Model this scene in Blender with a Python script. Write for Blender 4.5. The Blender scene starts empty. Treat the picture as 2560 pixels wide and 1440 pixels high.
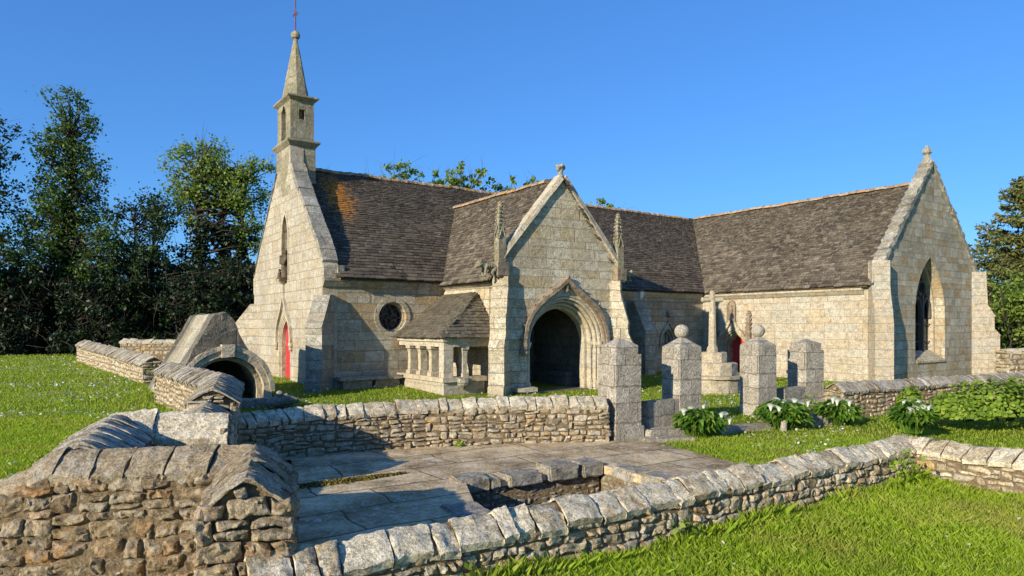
import bpy, bmesh, math, random
import numpy as np
from mathutils import Vector, Matrix, noise
from mathutils.geometry import tessellate_polygon

S = bpy.context.scene
COL = S.collection
# ------------------------------------------------------------------ camera
cam_d = bpy.data.cameras.new("camera")
cam = bpy.data.objects.new("camera", cam_d); COL.objects.link(cam)
cam.location = (0, 0, 1.9)
cam.rotation_euler = (math.radians(90), 0, 0)
cam_d.sensor_width = 36.0
cam_d.lens = 36.0 * 1720 / 2560
cam_d.shift_y = 95 / 2560
cam_d.clip_start = 0.1; cam_d.clip_end = 2000
S.camera = cam
# ------------------------------------------------------------------ world, sun, exposure
SUN_DIR = Vector((-0.6561, -0.7547, 0.0)).normalized()      # horizontal direction towards the sun
SUN_EL = math.radians(19.3)
W = bpy.data.worlds.new("World"); S.world = W; W.use_nodes = True
nt = W.node_tree
bg = nt.nodes["Background"]
sky = nt.nodes.new("ShaderNodeTexSky"); sky.sky_type = 'NISHITA'; sky.sun_disc = False
sky.sun_elevation = SUN_EL
sky.sun_rotation = math.atan2(SUN_DIR.x, SUN_DIR.y) % (2 * math.pi)
sky.altitude = 0; sky.air_density = 1.0; sky.dust_density = 0.3; sky.ozone_density = 4.0
gm = nt.nodes.new("ShaderNodeGamma"); gm.inputs[1].default_value = 0.65          # even, saturated spring sky
hs = nt.nodes.new("ShaderNodeHueSaturation"); hs.inputs['Saturation'].default_value = 1.2; hs.inputs['Hue'].default_value = 0.503
tn = nt.nodes.new("ShaderNodeMix"); tn.data_type = 'RGBA'; tn.blend_type = 'MULTIPLY'; tn.inputs[0].default_value = 1.0; tn.inputs[7].default_value = (0.58, 1.06, 1.66, 1)
nt.links.new(sky.outputs[0], gm.inputs[0]); nt.links.new(gm.outputs[0], hs.inputs['Color']); nt.links.new(hs.outputs[0], tn.inputs[6]); nt.links.new(tn.outputs[2], bg.inputs[0])
bg.inputs[1].default_value = 0.143
sd = bpy.data.lights.new("sun", 'SUN'); sun = bpy.data.objects.new("sun", sd); COL.objects.link(sun)
sd.energy = 5.0; sd.angle = math.radians(0.5); sd.color = (1.0, 0.90, 0.71)
sv = Vector((SUN_DIR.x * math.cos(SUN_EL), SUN_DIR.y * math.cos(SUN_EL), math.sin(SUN_EL)))
sun.rotation_euler = sv.to_track_quat('Z', 'Y').to_euler()
sun.location = sv * 60
S.view_settings.view_transform = 'Standard'; S.view_settings.look = 'None'
S.view_settings.exposure = 0.50; S.view_settings.gamma = 1.0

# ------------------------------------------------------------------ node helpers
class NT:
    def __init__(s, name):
        s.m = bpy.data.materials.new(name); s.m.use_nodes = True; s.t = s.m.node_tree
        s.b = s.t.nodes["Principled BSDF"]; s.b.inputs['Roughness'].default_value = 0.9
        s.b.inputs['Specular IOR Level'].default_value = 0.2
    def n(s, typ, **kw):
        o = s.t.nodes.new(typ)
        for k, v in kw.items(): setattr(o, k, v)
        return o
    def l(s, a, b): s.t.links.new(a, b)
    def set(s, sock, v):
        if isinstance(v, bpy.types.NodeSocket): s.l(v, sock)
        else: sock.default_value = v
    def math(s, op, a, b=None, clamp=False):
        o = s.n("ShaderNodeMath", operation=op); o.use_clamp = clamp
        s.set(o.inputs[0], a)
        if b is not None: s.set(o.inputs[1], b)
        return o.outputs[0]
    def mix(s, f, a, b, blend='MIX'):
        o = s.n("ShaderNodeMix", data_type='RGBA', blend_type=blend)
        s.set(o.inputs[0], f); s.set(o.inputs[6], c4(a)); s.set(o.inputs[7], c4(b))
        return o.outputs[2]
    def noise(s, vec, scale, detail=4, rough=0.6, dist=0.0):
        o = s.n("ShaderNodeTexNoise"); o.inputs['Scale'].default_value = scale
        o.inputs['Detail'].default_value = detail; o.inputs['Roughness'].default_value = rough
        o.inputs['Distortion'].default_value = dist
        if vec is not None: s.l(vec, o.inputs['Vector'])
        return o.outputs['Fac']
    def ramp(s, f, stops, interp='LINEAR'):
        o = s.n("ShaderNodeValToRGB"); o.color_ramp.interpolation = interp
        e = o.color_ramp.elements
        while len(e) < len(stops): e.new(0.5)
        for i, (p, c) in enumerate(stops):
            e[i].position = p; e[i].color = c4(c)
        s.l(f, o.inputs[0]); return o.outputs[0]
    def obj(s): return s.n("ShaderNodeTexCoord").outputs['Object']
    def bump(s, h, strength=0.6, dist=0.02, prev=None):
        o = s.n("ShaderNodeBump"); o.inputs['Strength'].default_value = strength
        o.inputs['Distance'].default_value = dist; s.l(h, o.inputs['Height'])
        if prev is not None: s.l(prev, o.inputs['Normal'])
        return o.outputs[0]
    def out(s, col=None, normal=None, rough=None):
        if col is not None: s.set(s.b.inputs['Base Color'], c4(col))
        if normal is not None: s.l(normal, s.b.inputs['Normal'])
        if rough is not None: s.set(s.b.inputs['Roughness'], rough)
        return s.m
def c4(c):
    if isinstance(c, bpy.types.NodeSocket): return c
    if isinstance(c, (int, float)): return (c, c, c, 1)
    return tuple(c) + (1,) if len(c) == 3 else tuple(c)

# ------------------------------------------------------------------ materials
def ashlar(name, tones, mortar, bh=0.30, bw=0.55, lichen=0.5, lichen_col=(0.60, 0.56, 0.45), dirt=(0.10, 0.095, 0.08),
           dirt_amt=0.35, grain=1.0, yellow=0.0, ms=0.011, joint_bump=1.0):
    q = NT(name); P = q.obj()
    g = q.n("ShaderNodeNewGeometry"); vt = q.n("ShaderNodeVectorTransform", vector_type='NORMAL', convert_from='WORLD', convert_to='OBJECT')
    q.l(g.outputs['True Normal'], vt.inputs[0])
    ab = q.n("ShaderNodeVectorMath", operation='ABSOLUTE'); q.l(vt.outputs[0], ab.inputs[0])
    sn = q.n("ShaderNodeSeparateXYZ"); q.l(ab.outputs[0], sn.inputs[0])
    sp = q.n("ShaderNodeSeparateXYZ"); q.l(P, sp.inputs[0])
    xd = q.math('GREATER_THAN', sn.outputs[0], sn.outputs[1])
    mu = q.n("ShaderNodeMix", data_type='FLOAT'); q.l(xd, mu.inputs[0]); q.l(sp.outputs[0], mu.inputs[2]); q.l(sp.outputs[1], mu.inputs[3])
    zd = q.math('GREATER_THAN', sn.outputs[2], 0.9)
    u = mu.outputs[0]
    mv = q.n("ShaderNodeMix", data_type='FLOAT'); q.l(zd, mv.inputs[0]); q.l(sp.outputs[2], mv.inputs[2]); q.l(sp.outputs[1], mv.inputs[3])
    v = mv.outputs[0]
    n1 = q.n("ShaderNodeTexNoise", noise_dimensions='1D'); n1.inputs['Scale'].default_value = 1.7; n1.inputs['Detail'].default_value = 2
    q.l(v, n1.inputs['W'])
    v2 = q.math('ADD', v, q.math('MULTIPLY', q.math('SUBTRACT', n1.outputs['Fac'], 0.5), 0.35))
    row = q.math('FLOOR', q.math('DIVIDE', v2, bh))
    wn = q.n("ShaderNodeTexWhiteNoise", noise_dimensions='1D'); q.l(row, wn.inputs['W'])
    nu = q.n("ShaderNodeTexNoise", noise_dimensions='2D'); nu.inputs['Scale'].default_value = 1.1; nu.inputs['Detail'].default_value = 1
    cu = q.n("ShaderNodeCombineXYZ"); q.l(u, cu.inputs[0]); q.l(q.math('MULTIPLY', row, 7.31), cu.inputs[1]); q.l(cu.outputs[0], nu.inputs['Vector'])
    u2 = q.math('ADD', q.math('ADD', u, q.math('MULTIPLY', wn.outputs['Value'], 3.0)), q.math('MULTIPLY', nu.outputs['Fac'], 0.9))
    wob = q.noise(P, 4.0, 4); wob2 = q.math('MULTIPLY', q.math('SUBTRACT', wob, 0.5), 0.09)
    cb = q.n("ShaderNodeCombineXYZ"); q.l(u2, cb.inputs[0]); q.l(q.math('ADD', v2, wob2), cb.inputs[1])
    br = q.n("ShaderNodeTexBrick"); br.offset = 0.37; br.squash = 1.0
    q.l(cb.outputs[0], br.inputs['Vector'])
    br.inputs['Scale'].default_value = 1; br.inputs['Brick Width'].default_value = bw; br.inputs['Row Height'].default_value = bh
    br.inputs['Mortar Size'].default_value = ms; br.inputs['Mortar Smooth'].default_value = 0.5
    br.inputs['Color1'].default_value = (0, 0, 0, 1); br.inputs['Color2'].default_value = (1, 1, 1, 1); br.inputs['Mortar'].default_value = (.5, .5, .5, 1)
    k = len(tones)
    base = q.ramp(br.outputs['Color'], [(0.12 + 0.76 * i / (k - 1), t) for i, t in enumerate(tones)])
    big = q.noise(P, 0.7, 3)
    base = q.mix(q.math('MULTIPLY', q.ramp(big, [(0.42, 0), (0.68, 1)]), dirt_amt), base, dirt, 'MIX')
    med = q.noise(P, 7.0, 5, 0.65)
    base = q.mix(0.75, base, q.ramp(med, [(0.3, 0.55), (0.5, 0.95), (0.7, 1.3)]), 'MULTIPLY')
    fine = q.noise(P, 34.0, 3, 0.7)
    base = q.mix(0.7 * grain, base, q.ramp(fine, [(0.33, 0.45), (0.5, 1.0), (0.66, 1.45)]), 'MULTIPLY')
    lm = q.math('MULTIPLY', q.ramp(q.noise(P, 9.0, 4, 0.75, 0.4), [(0.57, 0), (0.63, 1)]), q.ramp(q.noise(P, 1.3, 2), [(0.45, 0), (0.6, 1)]))
    base = q.mix(q.math('MULTIPLY', lm, lichen), base, lichen_col)
    if yellow > 0:
        ym = q.math('MULTIPLY', q.ramp(q.noise(P, 5.0, 4, 0.7), [(0.5, 0), (0.62, 1)]), yellow)
        base = q.mix(ym, base, (0.36, 0.30, 0.11))
    dk = q.ramp(q.noise(P, 15.0, 5, 0.8, 0.5), [(0.56, 0), (0.63, 1)])
    base = q.mix(q.math('MULTIPLY', dk, 0.18 + 0.4 * dirt_amt), base, (0.13, 0.115, 0.085))
    base = q.mix(q.math('MULTIPLY', br.outputs['Fac'], 0.6), base, mortar)
    h = q.math('ADD', q.math('MULTIPLY', fine, 0.5 * grain), q.math('MULTIPLY', med, 0.9))
    h = q.math('SUBTRACT', h, q.math('MULTIPLY', br.outputs['Fac'], 0.9 * joint_bump))
    h = q.math('ADD', h, q.math('MULTIPLY', br.outputs['Color'], 0.25))
    nb = q.bump(h, 0.85, 0.05)
    return q.out(base, nb)

M = {}
WARM = [(0.42, 0.355, 0.265), (0.48, 0.415, 0.315), (0.45, 0.395, 0.30), (0.50, 0.43, 0.32), (0.46, 0.42, 0.345), (0.44, 0.365, 0.25)]
GREY = [(0.41, 0.35, 0.245), (0.49, 0.425, 0.31), (0.55, 0.49, 0.37), (0.44, 0.365, 0.24), (0.51, 0.45, 0.335), (0.44, 0.32, 0.175)]
M['facade'] = ashlar("facade_granite", WARM, (0.33, 0.26, 0.17), 0.30, 0.44, 0.45, dirt_amt=0.22, grain=1.1)
M['nave'] = ashlar("nave_granite", GREY, (0.22, 0.185, 0.13), 0.29, 0.52, 0.8, dirt_amt=0.5, grain=1.4, ms=0.010)
M['transept'] = ashlar("transept_granite", [(0.46, 0.385, 0.285), (0.49, 0.415, 0.31), (0.47, 0.42, 0.33), (0.47, 0.375, 0.25), (0.45, 0.405, 0.32)], (0.40, 0.32, 0.21), 0.28, 0.7, 0.3, dirt_amt=0.12, ms=0.008, joint_bump=0.7)
M['gable'] = ashlar("gable_granite", GREY, (0.27, 0.23, 0.165), 0.27, 0.50, 0.8, dirt_amt=0.35, grain=1.2)
M['porch'] = ashlar("porch_granite", [(0.53, 0.445, 0.30), (0.60, 0.51, 0.36), (0.63, 0.56, 0.42), (0.50, 0.385, 0.22), (0.57, 0.48, 0.335)], (0.24, 0.20, 0.14), 0.30, 0.50, 0.9, dirt_amt=0.32, grain=1.4, ms=0.011)
M['buttress'] = ashlar("buttress_granite", [(0.30, 0.275, 0.225), (0.40, 0.37, 0.30), (0.35, 0.30, 0.22), (0.43, 0.40, 0.33)], (0.28, 0.24, 0.18), 0.33, 0.7, 0.9, dirt_amt=0.55, grain=1.3)
M['trim'] = ashlar("carved_granite", [(0.48, 0.40, 0.27), (0.54, 0.46, 0.33), (0.50, 0.44, 0.34)], (0.38, 0.31, 0.2), 0.6, 1.1, 0.3, dirt_amt=0.1, ms=0.006)
M['darkened'] = ashlar("shade_darkened_porch_interior", [(0.17, 0.145, 0.11), (0.24, 0.205, 0.16), (0.20, 0.17, 0.125)], (0.08, 0.045, 0.035), 0.31, 0.6, 0.2, dirt_amt=0.3)  # same stone made darker: the porch's inner shade is put into these tones
M['tower'] = ashlar("tower_granite", [(0.27, 0.24, 0.165), (0.35, 0.31, 0.22), (0.30, 0.25, 0.16)], (0.30, 0.26, 0.18), 0.34, 0.5, 0.8, dirt=(0.09, 0.085, 0.06), dirt_amt=0.5, yellow=0.35, grain=1.2)
M['pillar'] = ashlar("pillar_granite", [(0.36, 0.31, 0.24), (0.43, 0.38, 0.30), (0.40, 0.35, 0.275)], (0.13, 0.11, 0.085), 0.34, 0.55, 0.3, dirt_amt=0.2, ms=0.010, grain=1.4)
M['brown'] = ashlar("brown_carved_stone", [(0.24, 0.175, 0.115), (0.30, 0.225, 0.15), (0.27, 0.21, 0.15)], (0.2, 0.14, 0.08), 0.5, 0.9, 0.6, dirt_amt=0.3, ms=0.006)
M['fountain'] = ashlar("fountain_granite", [(0.40, 0.36, 0.28), (0.46, 0.41, 0.32), (0.42, 0.36, 0.26)], (0.45, 0.36, 0.25), 0.42, 0.7, 0.8, dirt=(0.07, 0.065, 0.05), dirt_amt=0.75, grain=1.4, yellow=0.25)
M['fountain_dark'] = ashlar("blackened_fountain_granite", [(0.17, 0.15, 0.115), (0.23, 0.205, 0.16), (0.20, 0.17, 0.125)], (0.30, 0.24, 0.17), 0.42, 0.6, 0.5, dirt=(0.05, 0.047, 0.04), dirt_amt=0.8, grain=1.6)
M['cross'] = ashlar("calvary_granite", [(0.48, 0.40, 0.28), (0.52, 0.45, 0.33)], (0.30, 0.25, 0.18), 3.0, 3.0, 0.5, dirt_amt=0.3, ms=0.004, grain=1.2)

def rubble(name, tones, lichen=0.5, lichen_col=(0.52, 0.50, 0.45), moss=0.0, bump=0.8, stripe=False):
    q = NT(name); P = q.obj(); g = q.n("ShaderNodeNewGeometry")
    k = len(tones)
    base = q.ramp(g.outputs['Random Per Island'], [(i / (k - 1), t) for i, t in enumerate(tones)])
    med = q.noise(P, 9.0, 6, 0.7); fine = q.noise(P, 42.0, 4, 0.75)
    base = q.mix(0.85, base, q.ramp(med, [(0.3, 0.42), (0.5, 0.95), (0.7, 1.5)]), 'MULTIPLY')
    base = q.mix(0.8, base, q.ramp(fine, [(0.33, 0.45), (0.5, 1.0), (0.66, 1.5)]), 'MULTIPLY')
    rust = q.ramp(q.noise(P, 3.1, 4, 0.6), [(0.55, 0), (0.66, 1)])
    base = q.mix(q.math('MULTIPLY', rust, 0.45), base, (0.33, 0.20, 0.08))
    l1 = q.ramp(q.noise(P, 6.0, 5, 0.8, 0.6), [(0.52, 0), (0.59, 1)])
    base = q.mix(q.math('MULTIPLY', l1, lichen), base, lichen_col)
    vn = q.math('ABSOLUTE', q.math('SUBTRACT', q.noise(P, 5.5, 5, 0.7, 1.2), 0.5))
    base = q.mix(0.75, base, q.ramp(vn, [(0.0, 0.25), (0.018, 0.8), (0.04, 1.0)]), 'MULTIPLY')
    dk = q.ramp(q.noise(P, 13.0, 4, 0.8, 0.5), [(0.58, 0), (0.64, 1)])
    base = q.mix(q.math('MULTIPLY', dk, 0.6), base, (0.06, 0.055, 0.045))
    if moss > 0:
        mm = q.ramp(q.noise(P, 4.0, 4, 0.7), [(0.5, 0), (0.62, 1)])
        base = q.mix(q.math('MULTIPLY', mm, moss), base, (0.20, 0.18, 0.05))
    h = q.math('ADD', q.math('MULTIPLY', fine, 0.6), med)
    return q.out(base, q.bump(h, bump, 0.03))
RT = [(0.24, 0.175, 0.10), (0.40, 0.315, 0.195), (0.49, 0.405, 0.27), (0.33, 0.25, 0.145), (0.54, 0.475, 0.35), (0.44, 0.29, 0.135), (0.46, 0.375, 0.24), (0.31, 0.25, 0.17)]
M['rub'] = rubble("rubble_stone", RT, 0.45)
M['rub_warm'] = rubble("rubble_stone_golden", [(0.40, 0.31, 0.18), (0.50, 0.40, 0.26), (0.55, 0.46, 0.33), (0.42, 0.31, 0.17), (0.57, 0.52, 0.42), (0.46, 0.35, 0.20)], 0.3)
M['rub_front'] = rubble("rubble_stone_weathered", [(0.17, 0.12, 0.065), (0.28, 0.205, 0.115), (0.35, 0.275, 0.175), (0.22, 0.15, 0.08), (0.37, 0.31, 0.22), (0.30, 0.165, 0.065), (0.31, 0.245, 0.155)], 0.3)
M['cop'] = rubble("coping_stone_lichen", [(0.44, 0.35, 0.215), (0.60, 0.50, 0.335), (0.68, 0.59, 0.42), (0.50, 0.395, 0.24)], 0.75, (0.78, 0.70, 0.54))
M['cop_dark'] = rubble("coping_slab_edges", [(0.24, 0.20, 0.14), (0.38, 0.32, 0.23), (0.46, 0.40, 0.30), (0.30, 0.25, 0.18), (0.5, 0.46, 0.38)], 0.35)
M['cop_front'] = rubble("coping_block_granite", [(0.31, 0.24, 0.145), (0.37, 0.295, 0.19), (0.34, 0.26, 0.155), (0.40, 0.335, 0.235)], 0.35, bump=1.0)
M['basin'] = rubble("basin_stone", [(0.26, 0.23, 0.18), (0.34, 0.30, 0.24), (0.30, 0.26, 0.2)], 0.4, moss=0.35)
q = NT("lime_mortar"); P = q.obj(); mm = q.noise(P, 16, 5, 0.7)
M['mortar'] = q.out(q.ramp(mm, [(0.3, (0.07, 0.05, 0.028)), (0.5, (0.20, 0.145, 0.082)), (0.75, (0.31, 0.24, 0.15))]), q.bump(mm, 1.0, 0.05))

def slate_mat(name, tones, orange=0.0, light=0.5):
    q = NT(name); P = q.obj(); g = q.n("ShaderNodeNewGeometry")
    k = len(tones)
    base = q.ramp(g.outputs['Random Per Island'], [(i / (k - 1), t) for i, t in enumerate(tones)])
    base = q.mix(0.8, base, q.ramp(q.noise(P, 14, 4, 0.7), [(0.3, 0.55), (0.5, 1.0), (0.7, 1.5)]), 'MULTIPLY')
    base = q.mix(0.5, base, q.ramp(q.noise(P, 0.8, 3), [(0.35, 0.7), (0.65, 1.3)]), 'MULTIPLY')
    lm = q.ramp(q.noise(P, 9.0, 4, 0.8), [(0.585, 0), (0.63, 1)])
    base = q.mix(q.math('MULTIPLY', lm, light), base, (0.34, 0.31, 0.24))
    if orange > 0:
        sp = q.n("ShaderNodeSeparateXYZ"); q.l(P, sp.inputs[0])
        dx = q.math('MULTIPLY', q.math('SUBTRACT', sp.outputs[0], 1.45), 1.3); dz = q.math('MULTIPLY', q.math('SUBTRACT', sp.outputs[2], 6.25), 0.75)
        r = q.math('SQRT', q.math('ADD', q.math('MULTIPLY', dx, dx), q.math('MULTIPLY', dz, dz)))
        msk = q.math('SUBTRACT', q.math('ADD', q.math('MULTIPLY', q.noise(P, 5.5, 6, 0.85), 1.25), 0.10), q.math('MULTIPLY', r, 0.27))
        base = q.mix(q.math('MULTIPLY', q.ramp(msk, [(0.56, 0), (0.63, 1)]), orange), base, (0.46, 0.19, 0.025))
    return q.out(base, q.bump(q.noise(P, 30, 3), 0.5, 0.01), 0.75)
M['slate'] = slate_mat("nave_slate", [(0.05, 0.038, 0.027), (0.085, 0.066, 0.047), (0.12, 0.096, 0.069), (0.068, 0.052, 0.038), (0.15, 0.122, 0.088)], 0.85, 0.35)
M['slate_l'] = slate_mat("lichened_slate", [(0.055, 0.043, 0.031), (0.10, 0.08, 0.056), (0.15, 0.122, 0.084), (0.078, 0.062, 0.045), (0.21, 0.175, 0.125)], 0, 0.7)
M['slate_m'] = slate_mat("mossy_slate", [(0.09, 0.075, 0.05), (0.13, 0.11, 0.075), (0.16, 0.135, 0.095), (0.10, 0.085, 0.06)], 0, 0.35)
q = NT("clay_ridge_tile"); P = q.obj(); g = q.n("ShaderNodeNewGeometry")
base = q.ramp(g.outputs['Random Per Island'], [(0, (0.20, 0.12, 0.07)), (0.5, (0.30, 0.22, 0.14)), (1, (0.36, 0.19, 0.09))])
base = q.mix(q.math('MULTIPLY', q.ramp(q.noise(P, 6, 4, 0.7), [(0.48, 0), (0.6, 1)]), 0.7), base, (0.42, 0.38, 0.30))
base = q.mix(q.math('MULTIPLY', q.ramp(q.noise(P, 2, 3), [(0.55, 0), (0.62, 1)]), 0.7), base, (0.46, 0.24, 0.04))
M['tile'] = q.out(base)

def simple(name, col, rough=0.8, spec=0.3, var=0.25, scale=12, bump=0.0):
    q = NT(name); P = q.obj(); nn = q.noise(P, scale, 4)
    c = q.mix(1.0, col, q.ramp(nn, [(0.3, 1 - var), (0.7, 1 + var)]), 'MULTIPLY')
    q.b.inputs['Specular IOR Level'].default_value = spec
    return q.out(c, q.bump(nn, bump, 0.01) if bump else None, rough)
M['red'] = simple("red_door_paint", (0.50, 0.035, 0.045), 0.5, 0.4, 0.12)
M['iron'] = simple("rusty_iron", (0.16, 0.05, 0.035), 0.7, 0.4, 0.4)
M['lead'] = simple("dark_lead_glazing", (0.012, 0.013, 0.014), 0.25, 0.5, 0.4, 30)
M['tracery'] = simple("dark_tracery_stone", (0.10, 0.09, 0.075), 0.9, 0.2, 0.3, 20, 0.5)
M['lampglass'] = simple("frosted_lamp_glass", (0.5, 0.6, 0.55), 0.15, 0.6, 0.1)
M['frame'] = simple("dark_oak_frame", (0.035, 0.025, 0.018), 0.6, 0.3, 0.3)
M['print'] = simple("faded_print", (0.10, 0.09, 0.08), 0.6, 0.3, 0.4, 8)
M['statue'] = simple("weathered_statue_wood", (0.10, 0.075, 0.05), 0.85, 0.2, 0.5, 14, 0.6)
M['water'] = simple("dark_basin_water", (0.01, 0.012, 0.008), 0.05, 0.5, 0.2)

# paving
q = NT("flagstones"); P = q.obj()
mp = q.n("ShaderNodeMapping"); mp.inputs['Rotation'].default_value = (0, 0, math.radians(-33)); q.l(P, mp.inputs[0])
w = q.n("ShaderNodeVectorMath", operation='ADD'); nn = q.n("ShaderNodeTexNoise"); nn.inputs['Scale'].default_value = 1.2; q.l(P, nn.inputs['Vector'])
ws = q.n("ShaderNodeVectorMath", operation='SCALE'); q.l(nn.outputs['Color'], ws.inputs[0]); ws.inputs['Scale'].default_value = 0.25
q.l(mp.outputs[0], w.inputs[0]); q.l(ws.outputs[0], w.inputs[1])
br = q.n("ShaderNodeTexBrick"); br.offset = 0.4; q.l(w.outputs[0], br.inputs['Vector'])
br.inputs['Scale'].default_value = 1; br.inputs['Brick Width'].default_value = 1.7; br.inputs['Row Height'].default_value = 0.85
br.inputs['Mortar Size'].default_value = 0.02; br.inputs['Mortar Smooth'].default_value = 0.5
br.inputs['Color1'].default_value = (0.8, 0.8, 0.8, 1); br.inputs['Color2'].default_value = (1.15, 1.15, 1.15, 1); br.inputs['Mortar'].default_value = (.9, .9, .9, 1)
base = q.ramp(q.noise(P, 1.6, 5, 0.65), [(0.32, (0.23, 0.155, 0.08)), (0.5, (0.48, 0.355, 0.20)), (0.68, (0.70, 0.55, 0.34))])
base = q.mix(1.0, base, br.outputs['Color'], 'MULTIPLY')
base = q.mix(0.7, base, q.ramp(q.noise(P, 25, 4, 0.7), [(0.33, 0.5), (0.5, 1.0), (0.66, 1.4)]), 'MULTIPLY')
base = q.mix(q.math('MULTIPLY', q.ramp(q.noise(P, 7, 5, 0.8, 0.8), [(0.56, 0), (0.61, 1)]), 0.75), base, (0.68, 0.65, 0.56))
base = q.mix(q.math('MULTIPLY', br.outputs['Fac'], 0.8), base, (0.09, 0.085, 0.04))
base = q.mix(q.math('MULTIPLY', q.ramp(q.noise(P, 0.9, 4, 0.7), [(0.58, 0), (0.68, 1)]), 0.6), base, (0.11, 0.095, 0.05))
h = q.math('SUBTRACT', q.noise(P, 18, 6, 0.7), q.math('MULTIPLY', br.outputs['Fac'], 0.7))
M['paving'] = q.out(base, q.bump(h, 0.8, 0.03))
# ground
q = NT("turf_soil"); P = q.obj()
base = q.ramp(q.noise(P, 0.9, 6, 0.7), [(0.3, (0.09, 0.13, 0.008)), (0.5, (0.15, 0.21, 0.012)), (0.62, (0.21, 0.25, 0.02)), (0.75, (0.29, 0.24, 0.06))])
base = q.mix(0.8, base, q.ramp(q.noise(P, 22, 4, 0.8), [(0.33, 0.35), (0.5, 1.0), (0.66, 1.6)]), 'MULTIPLY')
base = q.mix(0.5, base, (1.25, 1.25, 1.0), 'MULTIPLY')
M['turf'] = q.out(base, q.bump(q.noise(P, 30, 5, 0.8), 1.0, 0.08))

def leaf_mat(name, tones, trans=0.35, rough=0.55, spec=0.3, dry=None):
    q = NT(name); g = q.n("ShaderNodeNewGeometry"); k = len(tones)
    c = q.ramp(g.outputs['Random Per Island'], [(i / max(1, k - 1), t) for i, t in enumerate(tones)])
    if dry: c = q.mix(q.math('MULTIPLY', q.ramp(q.noise(q.obj(), 1.1, 5, 0.75), [(0.52, 0), (0.64, 1)]), 0.45), c, (0.07, 0.15, 0.012))
    if dry: c = q.mix(q.math('MULTIPLY', q.ramp(q.noise(q.obj(), 0.55, 4, 0.7), [(0.5, 0), (0.66, 1)]), 0.55), c, dry)
    q.b.inputs['Specular IOR Level'].default_value = spec
    q.out(c, None, rough)
    if trans > 0:
        tr = q.n("ShaderNodeBsdfTranslucent"); ms = q.n("ShaderNodeMixShader"); ms.inputs[0].default_value = trans
        q.l(q.mix(1.0, c, (1.3, 1.35, 0.6), 'MULTIPLY'), tr.inputs[0])
        q.l(q.b.outputs[0], ms.inputs[1]); q.l(tr.outputs[0], ms.inputs[2])
        q.l(ms.outputs[0], q.t.nodes["Material Output"].inputs[0])
    return q.m
M['blade'] = leaf_mat("grass_blade", [(0.16, 0.26, 0.012), (0.26, 0.38, 0.018), (0.38, 0.48, 0.035), (0.21, 0.32, 0.014), (0.48, 0.48, 0.12)], 0.45, dry=(0.46, 0.40, 0.10))
M['petal'] = leaf_mat("daisy_petal", [(0.75, 0.75, 0.7), (0.8, 0.8, 0.76)], 0.2)
M['lily_leaf'] = leaf_mat("arum_leaf", [(0.035, 0.10, 0.01), (0.08, 0.18, 0.018), (0.14, 0.25, 0.03), (0.20, 0.28, 0.05)], 0.3, 0.4, 0.4)
M['lily_white'] = leaf_mat("arum_spathe", [(0.82, 0.82, 0.76), (0.85, 0.84, 0.8)], 0.25, 0.4)
M['spadix'] = simple("arum_spadix", (0.7, 0.45, 0.03))
M['bush'] = leaf_mat("shrub_leaf_lime", [(0.10, 0.17, 0.015), (0.18, 0.27, 0.025), (0.25, 0.34, 0.035)], 0.3)
M['leaf'] = leaf_mat("tree_leaf", [(0.07, 0.12, 0.016), (0.13, 0.20, 0.026), (0.20, 0.28, 0.042), (0.30, 0.35, 0.09)], 0.4)
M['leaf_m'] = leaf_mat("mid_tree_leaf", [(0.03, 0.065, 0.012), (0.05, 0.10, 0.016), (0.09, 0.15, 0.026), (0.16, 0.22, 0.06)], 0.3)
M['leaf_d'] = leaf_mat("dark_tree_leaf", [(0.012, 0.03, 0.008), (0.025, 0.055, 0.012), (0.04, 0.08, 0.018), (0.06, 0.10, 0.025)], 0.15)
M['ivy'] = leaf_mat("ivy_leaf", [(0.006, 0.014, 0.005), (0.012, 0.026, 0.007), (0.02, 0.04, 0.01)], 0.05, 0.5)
M['needle'] = leaf_mat("conifer_needles", [(0.07, 0.095, 0.025), (0.11, 0.14, 0.035), (0.17, 0.175, 0.05), (0.22, 0.175, 0.06)], 0.2, 0.7)
M['bark'] = simple("dark_bark", (0.045, 0.038, 0.03), 0.95, 0.1, 0.4, 20, 0.8)
M['twig'] = simple("pale_twig", (0.13, 0.115, 0.085), 0.95, 0.1, 0.3)

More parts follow.
